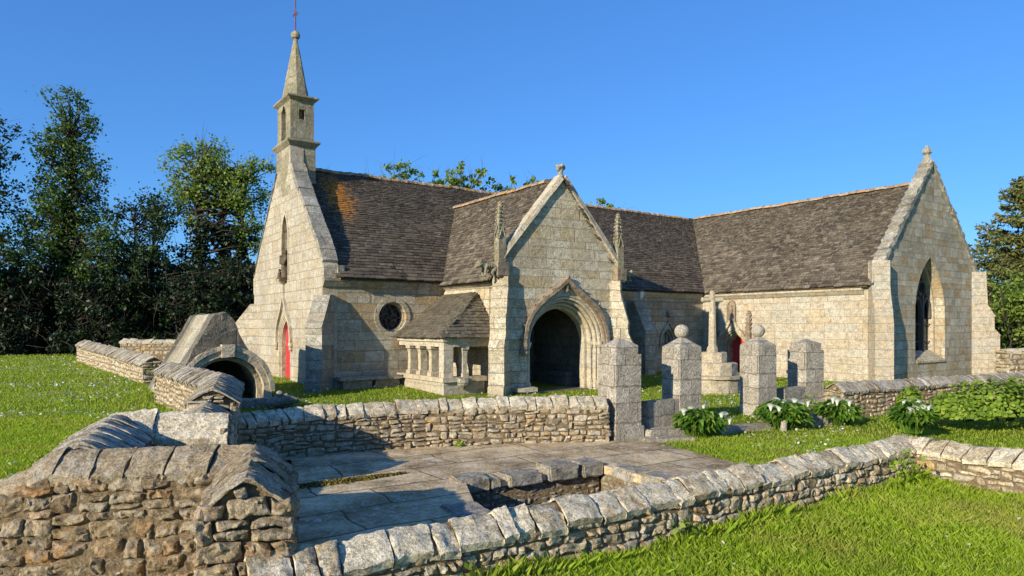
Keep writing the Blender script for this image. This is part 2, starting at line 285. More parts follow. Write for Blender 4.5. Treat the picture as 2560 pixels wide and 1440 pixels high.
# ------------------------------------------------------------------ object helpers
def tag(o, label=None, cat=None, group=None, kind=None):
    if label: o['label'] = label
    if cat: o['category'] = cat
    if group: o['group'] = group
    if kind: o['kind'] = kind
    return o
def thing(name, loc, rz, label, cat, group=None):
    o = bpy.data.objects.new(name, None); COL.objects.link(o)
    o.location = loc; o.rotation_euler = (0, 0, rz); o.empty_display_size = 0.2
    return tag(o, label, cat, group)
class MB:
    def __init__(s): s.v = []; s.f = []; s.m = []
    def add(s, vs, fs, m=0):
        b = len(s.v); s.v.extend([tuple(p) for p in vs]); s.f.extend([tuple(i + b for i in f) for f in fs]); s.m.extend([m] * len(fs))
    def box(s, x0, x1, y0, y1, z0, z1, m=0):
        s.add([(x0, y0, z0), (x1, y0, z0), (x1, y1, z0), (x0, y1, z0), (x0, y0, z1), (x1, y0, z1), (x1, y1, z1), (x0, y1, z1)],
              [(3, 2, 1, 0), (4, 5, 6, 7), (0, 1, 5, 4), (1, 2, 6, 5), (2, 3, 7, 6), (3, 0, 4, 7)], m)
    def prism(s, poly, fn, d0, d1, m=0):
        """poly: 2D list (a,b); fn(a,b,d)->xyz ; simple polygons (may be concave)"""
        s.panel(poly, [], fn, d0, d1, m)
    def panel(s, outer, holes, fn, d0, d1, m=0):
        loops = [outer] + holes; flat = [p for l in loops for p in l]; n = len(flat)
        tris = tessellate_polygon([[Vector((a, b, 0)) for a, b in l] for l in loops])
        vs = [fn(a, b, d0) for a, b in flat] + [fn(a, b, d1) for a, b in flat]
        fs = [tuple(t) for t in tris] + [tuple(i + n for i in reversed(t)) for t in tris]
        o = 0
        for l in loops:
            k = len(l)
            for i in range(k): fs.append((o + i, o + (i + 1) % k, o + (i + 1) % k + n, o + i + n))
            o += k
        s.add(vs, fs, m)
    def ring(s, pa, pb, fn, d0, d1, m=0):
        """solid between two open 2D polylines of equal length"""
        k = len(pa)
        vs = [fn(*p, d0) for p in pa] + [fn(*p, d0) for p in pb] + [fn(*p, d1) for p in pa] + [fn(*p, d1) for p in pb]
        fs = []
        for i in range(k - 1):
            a, b, c, d = i, i + 1, k + i + 1, k + i
            fs += [(a, b, c, d), (2 * k + a, 2 * k + d, 2 * k + c, 2 * k + b), (a, 2 * k + a, 2 * k + b, b), (d, c, 2 * k + c, 2 * k + d)]
        fs += [(0, k, 3 * k, 2 * k), (k - 1, 3 * k - 1, 4 * k - 1, 2 * k - 1)]
        s.add(vs, fs, m)
    def loft(s, loops, m=0, cap=True):
        k = len(loops[0]); vs = [p for l in loops for p in l]; fs = []
        for j in range(len(loops) - 1):
            for i in range(k): fs.append((j * k + i, j * k + (i + 1) % k, (j + 1) * k + (i + 1) % k, (j + 1) * k + i))
        if cap: fs += [tuple(reversed(range(k))), tuple((len(loops) - 1) * k + i for i in range(k))]
        s.add(vs, fs, m)
    def lathe(s, c, prof, seg=16, m=0):
        s.loft([[(c[0] + r * math.cos(2 * math.pi * i / seg), c[1] + r * math.sin(2 * math.pi * i / seg), c[2] + z) for i in range(seg)] for r, z in prof], m)
    def tube(s, pts, rads, seg=6, m=0):
        loops = []
        for i, p in enumerate(pts):
            p = Vector(p); a = Vector(pts[max(0, i - 1)]); b = Vector(pts[min(len(pts) - 1, i + 1)])
            t = (b - a).normalized(); x = t.orthogonal().normalized(); y = t.cross(x)
            loops.append([p + (x * math.cos(2 * math.pi * k / seg) + y * math.sin(2 * math.pi * k / seg)) * rads[i] for k in range(seg)])
        for j in range(len(loops) - 1):           # untwist
            best = min(range(seg), key=lambda r: (loops[j + 1][r] - loops[j][0]).length)
            loops[j + 1] = loops[j + 1][best:] + loops[j + 1][:best]
        s.loft(loops, m)
    def build(s, name, mats, parent=None, smooth=False, recalc=True, rough=0.0, cuts=0, bevel=0.0, loc=None, sharp=0):
        me = bpy.data.meshes.new(name); me.from_pydata(s.v, [], s.f)
        for mt in (mats if isinstance(mats, (list, tuple)) else [mats]): me.materials.append(mt)
        me.polygons.foreach_set('material_index', s.m)
        bm = bmesh.new(); bm.from_mesh(me)
        if recalc: bmesh.ops.recalc_face_normals(bm, faces=bm.faces)
        if bevel > 0: bmesh.ops.bevel(bm, geom=[e for e in bm.edges if len(e.link_faces) == 2 and e.calc_face_angle(0) > 0.5], offset=bevel, segments=2, affect='EDGES', clamp_overlap=True)
        if cuts: bmesh.ops.subdivide_edges(bm, edges=bm.edges, cuts=cuts, use_grid_fill=True)
        if rough > 0:
            for v in bm.verts:
                v.co += noise.noise_vector(v.co * 5.0) * rough + noise.noise_vector(v.co * 14.0) * rough * 0.5
        bm.to_mesh(me); bm.free()
        if smooth:
            me.polygons.foreach_set('use_smooth', [True] * len(me.polygons))
            if sharp: me.set_sharp_from_angle(angle=math.radians(sharp))
        o = bpy.data.objects.new(name, me); COL.objects.link(o)
        if parent is not None: o.parent = parent
        if loc is not None: o.location = loc
        return o
def np_mesh(name, V, F, mat, parent=None, nper=4):
    me = bpy.data.meshes.new(name); V = np.asarray(V, np.float32); F = np.asarray(F, np.int32)
    me.vertices.add(len(V)); me.vertices.foreach_set('co', V.ravel())
    me.loops.add(F.size); me.loops.foreach_set('vertex_index', F.ravel())
    me.polygons.add(len(F)); me.polygons.foreach_set('loop_start', np.arange(0, F.size, nper, dtype=np.int32))
    me.polygons.foreach_set('loop_total', np.full(len(F), nper, np.int32))
    me.update(calc_edges=True); me.materials.append(mat)
    o = bpy.data.objects.new(name, me); COL.objects.link(o)
    if parent is not None: o.parent = parent
    return o
def blob(name, parts, mat, parent=None, vox=0.03, jitter=0.0):
    """one continuous carved surface from overlapping balls (x,y,z,r) or tapered capsules ((p),(q),r0,r1)"""
    bm = bmesh.new()
    for p in parts:
        if len(p) == 4 and not isinstance(p[0], (tuple, list)): balls = [(Vector(p[:3]), p[3])]
        else:
            a, b, r0, r1 = Vector(p[0]), Vector(p[1]), p[2], p[3]
            k = max(2, int((b - a).length / (min(r0, r1) * 0.6)) + 1)
            balls = [(a.lerp(b, i / (k - 1)), r0 + (r1 - r0) * i / (k - 1)) for i in range(k)]
        for c, r in balls: bmesh.ops.create_icosphere(bm, subdivisions=2, radius=r, matrix=Matrix.Translation(c))
    me = bpy.data.meshes.new(name); bm.to_mesh(me); bm.free()
    tmp = bpy.data.objects.new(name, me); COL.objects.link(tmp)
    md = tmp.modifiers.new("r", 'REMESH'); md.mode = 'VOXEL'; md.voxel_size = vox; md.use_smooth_shade = True
    dg = bpy.context.evaluated_depsgraph_get(); dg.update()
    me2 = bpy.data.meshes.new_from_object(tmp.evaluated_get(dg)); me2.name = name
    bpy.data.objects.remove(tmp)
    if jitter:
        for v in me2.vertices: v.co += noise.noise_vector(v.co * 12) * jitter
    me2.materials.clear(); me2.materials.append(mat)
    o = bpy.data.objects.new(name, me2); COL.objects.link(o)
    if parent is not None: o.parent = parent
    return o
def lerp(a, b, t): return a + (b - a) * t

# pointed arch as an open polyline, left foot -> apex -> right foot
def arch(c, hw, zb, zs, rise, n=9):
    R = (hw * hw + rise * rise) / (2 * hw); th = math.atan2(rise, R - hw)
    L = [(c - hw + R - R * math.cos(th * i / n), zs + R * math.sin(th * i / n)) for i in range(n + 1)]
    return [(c - hw, zb)] + L + [(2 * c - a, b) for a, b in reversed(L[:-1])] + [(c + hw, zb)]
def ogee(c, hw, zb, zs, rise, tip, n=9):
    a = arch(c, hw, zb, zs, rise, n); k = len(a) // 2; out = []
    for i, (x, z) in enumerate(a):
        t = max(0, 1 - abs(x - c) / (hw * 0.62)); out.append((x, z + tip * t ** 2.2))
    return out

# ================================================================== CHAPEL (local frame: x east, y north, origin south-west corner of nave)
ROT = math.radians(35)
chapel = thing("chapel", (-5.48, 19.89, 0), ROT, "old granite chapel with slate roofs, a slim bell tower, a gabled porch and a transept", "chapel")
EW, NS = Vector((math.cos(ROT), math.sin(ROT), 0)), Vector((-math.sin(ROT), math.cos(ROT), 0))
def cw(x, y, z=0): return Vector((-5.48, 19.89, 0)) + EW * x + NS * y + Vector((0, 0, z))
GZ = -0.35     # foundations start below the turf
fX = lambda x0: (lambda a, b, d: (x0 + d, a, b))          # wall facing west, a = y, b = z
fY = lambda y0: (lambda a, b, d: (a, y0 + d, b))          # wall facing south, a = x, b = z
rnd = random.Random(7)

# ---- west facade with bell tower
WF = [(0, GZ), (0, 3.05), (-.10, 3.15), (-.12, 3.66), (.02, 3.76), (.55, 4.46), (1.1, 5.05), (1.56, 5.56), (2.15, 6.2), (2.72, 6.80), (2.98, 7.15), (3.02, 7.86),
      (4.50, 7.86), (4.53, 7.15), (4.70, 6.80), (5.25, 6.2), (5.84, 5.56), (6.3, 5.05), (6.85, 4.46), (7.38, 3.76), (7.52, 3.66), (7.5, 3.15), (7.4, 3.05), (7.4, GZ)]
dW = arch(3.62, .66, GZ + .01, 1.42, .86)
niche = arch(3.55, .34, 3.42, 4.75, .85)
b = MB(); b.panel(WF, [dW, niche], fX(0), 0, .44)
b.box(.30, .50, 3.1, 4.0, 3.35, 5.75)                                    # back of the niche
west = b.build("west_facade", M['facade'], chapel)
tag(west, "sunlit cream west gable wall with door and statue niche")
b = MB()
for k in range(3):
    pa = arch(3.62, .66 - .06 * (k + 1), GZ, 1.42, .86 - .07 * (k + 1)); pb = arch(3.62, .67 - .06 * k, GZ, 1.42, .87 - .07 * k)
    b.ring(pa, pb, fX(0), .012 + .024 * k, .40)
    for s_ in (-1, 1): b.tube([(.012 + .024 * k, 3.62 + s_ * (.62 - .06 * k), GZ), (.012 + .024 * k, 3.62 + s_ * (.62 - .06 * k), 1.42)], [.022, .022], 6)
pa = ogee(3.62, .74, 1.35, 1.45, .98, .42); pb = ogee(3.62, .84, 1.35, 1.45, 1.08, .50)
b.ring(pa, pb, fX(0), -.09, .02)
b.box(-.08, .02, 3.57, 3.67, 2.9, 3.34); b.lathe((-.05, 3.62, 3.28), [(.05, 0), (.14, .06), (.20, .12), (.20, .16)], 10)
for yy in (2.83, 4.41): b.lathe((-.04, yy, 1.08), [(.02, 0), (.07, .06), (.05, .12), (.09, .2), (.09, .27)], 8)
pa = arch(3.55, .34, 3.42, 4.75, .85); pb = arch(3.55, .43, 3.42, 4.75, .96); b.ring(pa, pb, fX(0), -.025, .1)
b.build("archway_moulding", M['trim'], west)
b = MB(); b.prism(arch(3.62, .50, GZ + .3, 1.42, .68), fX(0), .20, .26)
for k in range(5): b.box(.19, .20, 3.18 + k * .18, 3.335 + k * .18, .05, 1.4)
d = b.build("door", M['red'], west); tag(d, "narrow red plank door in the sunlit west wall")
# raking coping of the west gable
for sgn in (0, 1):
    b = MB(); pts = [(.02, 3.76), (.55, 4.46), (1.1, 5.05), (1.56, 5.56), (2.15, 6.2), (2.72, 6.80), (2.98, 7.15)]
    for i in range(len(pts) - 1):
        for h in range(2):
            y0, z0 = lerp(pts[i][0], pts[i + 1][0], h / 2), lerp(pts[i][1], pts[i + 1][1], h / 2)
            y1, z1 = lerp(pts[i][0], pts[i + 1][0], h / 2 + .48), lerp(pts[i][1], pts[i + 1][1], h / 2 + .48)
            if sgn: y0, y1 = 7.4 - y0, 7.4 - y1
            t = .07 + rnd.uniform(0, .035); w0 = -.03 - rnd.uniform(0, .02); s_ = -1 if not sgn else 1
            b.loft([[(w0, y0, z0 - .04), (.47, y0, z0 - .04), (.45, y0 + s_ * t * .8, z0 + t * .75), (w0 + .03, y0 + s_ * t * .8, z0 + t * .75)],
                    [(w0, y1, z1 - .04), (.47, y1, z1 - .04), (.45, y1 + s_ * t * .8, z1 + t * .75), (w0 + .03, y1 + s_ * t * .8, z1 + t * .75)]])
    b.build("gable_coping", M['buttress'], west, rough=.02, cuts=1)

# ---- bell tower
b = MB()
def rect(x0, x1, y0, y1, z): return [(x0, y0, z), (x1, y0, z), (x1, y1, z), (x0, y1, z)]
b.box(.0, .84, 3.02, 4.50, 6.2, 7.80)
bel = arch(3.80, .25, 7.99, 8.85, .42, 6)
b.panel([(3.06, 7.95), (3.06, 9.36), (4.48, 9.36), (4.48, 7.95)], [bel], fX(0), .02, .24)
b.panel([(3.06, 7.95), (3.06, 9.36), (4.48, 9.36), (4.48, 7.95)], [bel], fX(0), .58, .80)
sh = [(.30, 8.70), (.50, 8.70), (.50, 9.02), (.30, 9.02)]
b.panel([(.24, 7.95), (.58, 7.95), (.58, 9.36), (.24, 9.36)], [sh], fY(3.06), 0, .2)
b.panel([(.24, 7.95), (.58, 7.95), (.58, 9.36), (.24, 9.36)], [sh], fY(4.28), 0, .2)
tower = b.build("bell_tower", M['tower'], chapel, rough=.008, cuts=1)
b = MB(); b.loft([rect(-.0, .84, 3.02, 4.50, 7.78), rect(-.13, .98, 2.88, 4.64, 7.93), rect(-.13, .98, 2.88, 4.64, 7.98), rect(.0, .82, 3.04, 4.5, 8.04)])
b.build("cornice", M['tower'], tower, rough=.01, cuts=1)
b = MB(); b.loft([rect(.02, .80, 3.06, 4.48, 9.30), rect(-.10, .93, 2.93, 4.61, 9.40), rect(-.10, .93, 2.93, 4.61, 9.45), rect(.05, .78, 3.1, 4.44, 9.50)])
b.build("cornice", M['tower'], tower, rough=.01, cuts=1)
def octr(cx, cy, rx, ry, z, ch=.42):
    a, c = rx * ch, ry * ch
    return [(cx - rx, cy - c, z), (cx - a, cy - ry, z), (cx + a, cy - ry, z), (cx + rx, cy - c, z), (cx + rx, cy + c, z), (cx + a, cy + ry, z), (cx - a, cy + ry, z), (cx - rx, cy + c, z)]
b = MB(); loops = [octr(.41, 3.77, lerp(.385, .055, t), lerp(.66, .06, t), 9.48 + 2.12 * t) for t in [i / 7 for i in range(8)]]
b.loft(loops)
b.build("spire", M['tower'], tower, rough=.012, cuts=1)
b = MB(); b.lathe((.41, 3.77, 11.56), [(.05, 0), (.13, .06), (.155, .14), (.12, .23), (.05, .3)], 10); b.build("finial", M['tower'], tower, rough=.015)
b = MB(); b.tube([(.41, 3.77, 11.8), (.41, 3.77, 13.0)], [.022, .018], 6); b.tube([(.41, 3.54, 12.37), (.41, 3.77, 12.48), (.41, 4.0, 12.44)], [.02, .02, .02], 6)
b.tube([(.41, 3.64, 12.33), (.41, 3.72, 12.48), (.41, 3.77, 12.66)], [.014] * 3, 5); b.tube([(.41, 3.90, 12.44), (.41, 3.83, 12.54), (.41, 3.77, 12.66)], [.014] * 3, 5)
b.build("iron_cross", M['iron'], tower)

# ---- nave walls
rose = [(2.2 + .46 * math.cos(-2 * math.pi * i / 28), 2.18 + .46 * math.sin(-2 * math.pi * i / 28)) for i in range(28)]
blind = arch(14.52, .42, .35, 1.25, .55)
b = MB(); b.panel([(.44, GZ), (24, GZ), (24, 3.25), (.44, 3.25)], [rose, blind], fY(0), 0, .7)
b.box(14.0, 15.1, .32, .72, GZ, 2.0)
b.panel([(0, GZ), (7.4, GZ), (7.4, 3.3), (3.7, 7.1), (0, 3.3)], [], fX(23.3), 0, .7)
b.box(.75, 23.3, 6.7, 7.4, GZ, 3.25)
nave = b.build("nave_wall", M['nave'], chapel)
b = MB()
b.loft([[(x, 0.0, 3.02), (x, -.06, 3.06), (x, -.16, 3.22), (x, -.16, 3.30), (x, 0.0, 3.30)] for x in [.0, 4.0]])
b.build("cornice", M['nave'], nave, rough=.008, cuts=2)
b = MB()
b.loft([[(x, 0.0, 3.02), (x, -.06, 3.06), (x, -.16, 3.22), (x, -.16, 3.30), (x, 0.0, 3.30)] for x in [8.3, 16.5]])
b.build("cornice", M['trim'], nave, rough=.008, cuts=2)
b = MB()
for k, (r0, r1, d0) in enumerate([(.46, .60, -.03), (.40, .47, .10)]):
    A_ = [(2.2 + r0 * math.cos(2 * math.pi * i / 32), 2.18 + r0 * math.sin(2 * math.pi * i / 32)) for i in range(33)]
    B_ = [(2.2 + r1 * math.cos(2 * math.pi * i / 32), 2.18 + r1 * math.sin(2 * math.pi * i / 32)) for i in range(33)]
    b.ring(A_, B_, fY(0), d0, .3)
rw = b.build("rose_window", M['nave'], nave); tag(rw, "round window with flowing dark tracery")
b = MB(); b.prism([(2.2 + .45 * math.cos(2 * math.pi * i / 28), 2.18 + .45 * math.sin(2 * math.pi * i / 28)) for i in range(28)], fY(0), .34, .36); b.build("glass", M['lead'], rw)
b = MB()
for k in range(4):
    a0 = k * math.pi / 2 + .3
    pts = [(2.2 + r * math.cos(a0 + t), .24, 2.18 + r * math.sin(a0 + t)) for r, t in [(.03, 0), (.12, .25), (.22, .9), (.31, 1.2), (.42, 1.25)]]
    b.tube(pts, [.022] * 5, 5)
    c_ = (2.2 + .25 * math.cos(a0 + .35), 2.18 + .25 * math.sin(a0 + .35))
    b.tube([(c_[0] + .10 * math.cos(t), .24, c_[1] + .10 * math.sin(t)) for t in [i * .7 for i in range(8)]], [.018] * 8, 5)
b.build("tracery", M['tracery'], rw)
# blind pointed niche and corbel on the shaded nave wall
b = MB()
for k in range(2): b.ring(arch(14.52, .42 - .07 * (k + 1), .3, 1.25, .55 - .05 * (k + 1)), arch(14.52, .43 - .07 * k, .3, 1.25, .56 - .05 * k), fY(0), .03 + .1 * k, .4)
b.ring(ogee(14.52, .46, 1.0, 1.25, .62, .15), ogee(14.52, .53, 1.0, 1.25, .70, .18), fY(0), -.06, .02)
for x in (14.36, 14.66): b.box(x, x + .05, .22, .32, .9, 1.55)
b.box(14.1, 14.95, .1, .35, .3, .9)
b.lathe((14.5, -.05, 2.25), [(.02, 0), (.09, .05), (.06, .1), (.13, .18), (.13, .26)], 8)
b.build("blind_niche", M['nave'], nave)

# ---- slate roofs
def slates(b, O, U, V, ulen, vlen, keep, seed, w0=.27, e0=.155, w1=.15, e1=.07, sag=.03):
    r = random.Random(seed); O, U, V = Vector(O), Vector(U).normalized(), Vector(V).normalized(); N = U.cross(V).normalized()
    if N.z < 0: N = -N
    v = -.04
    while v < vlen:
        f = max(0, v / vlen); e = lerp(e0, e1, f) * r.uniform(.92, 1.08); u = -r.uniform(0, .3)
        while u < ulen:
            w = lerp(w0, w1, f) * r.uniform(.65, 1.35)
            c = O + U * (u + w / 2) + V * (v + e / 2)
            if keep(c):
                sg = noise.noise(c * .55) * sag
                t0, t1 = .018 + r.uniform(0, .022), .018 + r.uniform(0, .022)
                dv = r.uniform(-.014, .014); g = .006
                a = O + U * (u + g) + V * (v + dv) + N * sg; b_ = O + U * (u + w - g) + V * (v + dv + r.uniform(-.006, .006)) + N * sg
                up = V * (e * 1.25)
                vs = [a + N * t0, b_ + N * t1, b_ + up + N * .003, a + up + N * .003, a - N * .01, b_ - N * .01]
                b.add(vs, [(0, 1, 2, 3), (4, 5, 1, 0), (0, 3, 4), (1, 5, 2)])
            u += w
        v += e
def nz(y): return 3.30 + (y + .30) * .98          # nave south slope height
NV = Vector((0, 1, .98)); nl = 4.0 * NV.length
b = MB()
slates(b, (.44, -.30, 3.34), (1, 0, 0), NV, 23.5, nl, lambda c: not (c.x > 16.45 + (c.y + .3) and c.x < 24 - (c.y + .3)), 3)
b.prism([(-.26, 3.26), (3.7, 7.18), (7.66, 3.26), (7.4, 3.22), (3.7, 6.9), (-.02, 3.22)], fX(.46), 0, 23.1)
nroof = b.build("nave_roof", M['slate'], chapel, recalc=False); tag(nroof, "dark slate nave roof with an orange lichen patch near the tower")
def ridge_tiles(b, p0, p1, L=.36, r=.125, seed=1):
    rr = random.Random(seed); p0, p1 = Vector(p0), Vector(p1); D = (p1 - p0); n_ = int(D.length / L); D.normalize(); X = D.cross(Vector((0, 0, 1))).normalized(); Zv = X.cross(D)
    for i in range(n_):
        a = p0 + D * (i * L) + Vector((0, 0, rr.uniform(-.012, .012) + noise.noise(Vector((i * .3, seed, 0))) * .03)); loops = []
        for t, rad in ((-.02, r * 1.12), (.06, r * 1.14), (.065, r), (L + .01, r * .97)):
            loops.append([a + D * t + X * (rad * math.cos(q_)) + Zv * (rad * math.sin(q_) * .9 - .05) for q_ in [math.pi * k / 7 for k in range(8)]])
        b.loft(loops)
b = MB(); ridge_tiles(b, (.86, 3.7, 7.24), (20.3, 3.7, 7.24), seed=2); b.build("ridge_tiles", M['tile'], nroof)

# ---- transept
TX0, TX1, TY, TRX = 16.66, 24.2, -7.5, 20.35
b = MB()
td = arch(-1.55, .62, GZ + .01, .95, .78)
b.panel([(0, GZ), (0, 3.25), (TY + .355, 3.25), (TY + .355, GZ)], [td], fX(TX0), 0, .7)
gw = [(TX0, GZ), (TX0, 3.2), (TX0 - .10, 3.35), (TX0 - .1, 4.05), (TX0 + .2, 4.1), (TRX, 7.95), (TX1 - .1, 4.1), (TX1 + .1, 4.05), (TX1 + .1, 3.35), (TX1, 3.2), (TX1, GZ)]
lan = arch(20.28, 1.16, .62, 2.35, 2.1)
trw = b.build("transept_wall", M['transept'], chapel); tag(trw, "brightly lit cream west wall of the transept")
b = MB(); b.panel(gw, [lan], fY(TY), 0, .36)
b.ring(arch(20.28, 1.16, .62, 2.35, 2.1), arch(20.28, 1.5, .62, 2.35, 2.4), fY(TY), .36, .7)
b.box(TX1 - .7, TX1, TY + .7, 0, GZ, 3.25)
tgab = b.build("transept_gable", M['gable'], trw); tag(tgab, "grey south gable wall of the transept with a tall lancet window")
b = MB()
for k in range(12):          # thin-slab sloping sill
    x = 19.2 + k * .185; b.loft([[(x, TY - .04, .55), (x + .17, TY - .04, .55), (x + .17, TY - .04, .62), (x, TY - .04, .62)], [(x, TY + .45, .62), (x + .17, TY + .45, .62), (x + .17, TY + .45, .98), (x, TY + .45, .98)]])
sl = b.build("window_sill", M['gable'], trw)
b = MB(); b.ring(arch(20.28, 1.06, .6, 2.35, 1.98), arch(20.28, 1.17, .6, 2.35, 2.1), fY(TY), .355, .62)
lw = b.build("lancet_window", M['transept'], trw)
b = MB()
for dx in (-.36, .36): b.box(20.28 + dx - .05, 20.28 + dx + .05, TY + .40, TY + .56, .62, 3.05)
for cx in (-.71, 0, .71): b.ring(arch(20.28 + cx, .26, 2.2, 2.5, .42, 5), arch(20.28 + cx, .34, 2.2, 2.5, .52, 5), fY(TY), .42, .55)
for cx in (-.37, .37): b.tube([(20.28 + cx + .28 * math.cos(t), TY + .48, 3.3 + .30 * math.sin(t)) for t in [i * .65 for i in range(11)]], [.04] * 11, 5)
b.tube([(20.28 + .22 * math.cos(t), TY + .48, 3.85 + .22 * math.sin(t)) for t in [i * .65 for i in range(11)]], [.035] * 11, 5)
for zz in (1.3, 1.95): b.box(19.2, 21.36, TY + .47, TY + .49, zz, zz + .03)
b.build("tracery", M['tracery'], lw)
b = MB(); b.prism(arch(20.28, 1.08, .60, 2.35, 2.0), fY(TY), .58, .60); b.build("glass", M['lead'], lw)
# transept door, mouldings, pinnacles and relief
b = MB()
for k in range(3): b.ring(arch(-1.55, .62 - .07 * (k + 1), GZ, .95, .78 - .07 * (k + 1)), arch(-1.55, .63 - .07 * k, GZ, .95, .79 - .07 * k), fX(TX0), .05 + .1 * k, .66)
b.ring(ogee(-1.55, .68, .85, .95, .86, .35), ogee(-1.55, .80, .85, .95, .98, .42), fX(TX0), -.12, .02)
b.build("archway_moulding", M['nave'], trw)
b = MB(); b.prism(arch(-1.55, .43, GZ + .3, .95, .60), fX(TX0), .5, .56)
for k in range(5): b.box(TX0 + .485, TX0 + .5, -1.94 + k * .16, -1.80 + k * .16, .0, .95)
d = b.build("door", M['red'], trw); tag(d, "dark red plank door in the shaded transept doorway")
for yy in (-.70, -2.34):
    b = MB(); b.box(TX0 - .14, TX0 + .02, yy - .10, yy + .10, .75, 1.62)
    b.loft([[(TX0 - .15, yy - .11, 1.60), (TX0 + .02, yy - .11, 1.60), (TX0 + .02, yy + .11, 1.60), (TX0 - .15, yy + .11, 1.60)], [(TX0 - .10, yy - .05, 2.42), (TX0 + .02, yy - .05, 2.42), (TX0 + .02, yy + .05, 2.42), (TX0 - .10, yy + .05, 2.42)]])
    for k in range(5):
        z_ = 1.66 + k * .17
        for s_ in (-1, 1): b.lathe((TX0 - .07, yy + s_ * (.12 - k * .012), z_), [(.015, -.05), (.055, 0), (.04, .05), (.01, .07)], 6)
    b.lathe((TX0 - .06, yy, 2.36), [(.05, 0), (.10, .05), (.07, .12), (.02, .16)], 7)
    b.build("pinnacle", M['brown'], trw, rough=.01)
b = MB(); b.prism(arch(-1.50, .20, 2.12, 2.72, .24, 5), fX(TX0), -.05, .02); b.box(TX0 - .11, TX0 + .02, -1.72, -1.28, 2.04, 2.13)
b.ring(arch(-1.50, .155, 2.13, 2.70, .2, 5), arch(-1.50, .205, 2.13, 2.72, .25, 5), fX(TX0), -.09, 0)
rel = b.build("relief_panel", M['brown'], trw); tag(rel, "small brown carved relief of a standing figure above the door")
blob("relief_figure", [(TX0 - .08, -1.50, 2.72, .06), ((TX0 - .07, -1.50, 2.62), (TX0 - .07, -1.50, 2.18), .075, .09), ((TX0 - .10, -1.44, 2.52), (TX0 - .12, -1.54, 2.44), .03, .03)], M['brown'], rel, .018)
b = MB()
b.loft([[(TX0, y, 2.98), (TX0 - .06, y, 3.02), (TX0 - .17, y, 3.15), (TX0 - .17, y, 3.26), (TX0, y, 3.26)] for y in (-.02, TY + .55)])
b.build("cornice", M['transept'], trw, rough=.008, cuts=2)
# transept roof
def tz(x): return 3.28 + (x - (TX0 - .28)) * .985
TV = Vector((1, 0, .985)); tl = (TRX - (TX0 - .28)) * TV.length
b = MB()
slates(b, (TX0 - .28, TY + .30, 3.32), (0, 1, 0), TV, 11.3, tl, lambda c: c.z > nz(c.y) - .06 and c.y < 3.75, 5, sag=.04)
b.prism([(TX0 - .24, 3.24), (TRX, 7.20), (TX1 + .3, 3.24), (TX1, 3.2), (TRX, 6.9), (TX0, 3.2)], lambda a, c, d: (a, TY + .34 + d, c), 0, 11.1)
troof = b.build("transept_roof", M['slate_l'], trw, recalc=False); tag(troof, "lichen speckled slate roof of the transept")
b = MB(); ridge_tiles(b, (TRX, TY + .6, 7.28), (TRX, 3.7, 7.28), seed=9); b.build("ridge_tiles", M['tile'], troof)
# stepped rough coping on both rakes of the transept gable
for sgn in (-1, 1):
    b = MB(); xa, za, xb, zb = (TX0 + .1, 4.0, TRX, 7.98) if sgn < 0 else (TX1 - .05, 4.0, TRX, 7.98)
    n_ = 15
    for i in range(n_):
        t0, t1 = i / n_, (i + .96) / n_
        x0, z0, x1, z1 = lerp(xa, xb, t0), lerp(za, zb, t0), lerp(xa, xb, t1), lerp(za, zb, t1)
        ln = math.hypot(x1 - x0, z1 - z0); nx, nz_ = sgn * (z1 - z0) / ln, abs(x1 - x0) / ln
        h0, h1 = .04 + rnd.uniform(0, .02), .13 + rnd.uniform(-.03, .04); yo = TY - .06 - rnd.uniform(0, .04)
        b.loft([[(x0, yo, z0 - .1), (x0, TY + .34, z0 - .1), (x0 + nx * h1, TY + .34, z0 + nz_ * h1), (x0 + nx * h1, yo, z0 + nz_ * h1)],
                [(x1, yo, z1 - .1), (x1, TY + .34, z1 - .1), (x1 + nx * h0, TY + .34, z1 + nz_ * h0), (x1 + nx * h0, yo, z1 + nz_ * h0)]])
    b.build("gable_coping", M['buttress'], trw, rough=.025, cuts=1)
b = MB(); b.lathe((TRX, TY + .15, 7.9), [(.22, 0), (.13, .2), (.09, .3), (.11, .36), (.17, .42), (.15, .55), (.06, .64), (.05, .70)], 8); b.build("finial", M['buttress'], trw, rough=.02)

# ---- diagonal buttresses
def buttress(name, corner, ang, w, prof, par, mat, rough=.01):
    dx, dy = math.cos(math.radians(ang)), math.sin(math.radians(ang))
    b = MB(); b.prism(prof, lambda a, c, d: (corner[0] + dx * a - dy * d, corner[1] + dy * a + dx * d, c), -w / 2, w / 2)
    return b.build(name, mat, par, rough=rough, cuts=1)
def bprof(L, zs, zt, pl=.1, zp=.42): return [(-.25, GZ), (L + pl, GZ), (L + pl, zp - .08), (L, zp), (L, zs), (L + .03, zs + .02), (0, zt), (-.25, zt)]
buttress("buttress", (0, 0), 225, .50, bprof(.556, 1.83, 2.80), chapel, M['buttress'])
buttress("buttress", (0, 7.4), 135, .50, bprof(.75, 1.83, 2.72), chapel, M['facade'])
buttress("buttress", (TX0, TY), 225, .58, [(-.3, GZ), (.42, GZ), (.42, 1.95), (.40, 2.05), (.33, 2.35), (.34, 2.40), (.2, 2.8), (.10, 3.3), (.08, 4.12), (-.3, 4.12)], trw, M['transept'])
buttress("buttress", (TX1, TY), 315, .60, [(-.3, GZ), (.72, GZ), (.72, 1.50), (.74, 1.55), (.52, 1.80), (.52, 2.25), (.55, 2.3), (.28, 2.75), (.22, 4.05), (-.3, 4.05)], trw, M['transept'])
b = MB(); b.prism([(0.1, GZ), (-.95, GZ), (-.95, 1.55), (-1.0, 1.6), (-.35, 2.85), (0.1, 2.85)], lambda a, c, d: (12.2 + d, a, c), 0, .62); b.build("buttress", M['nave'], nave, rough=.008, cuts=1)
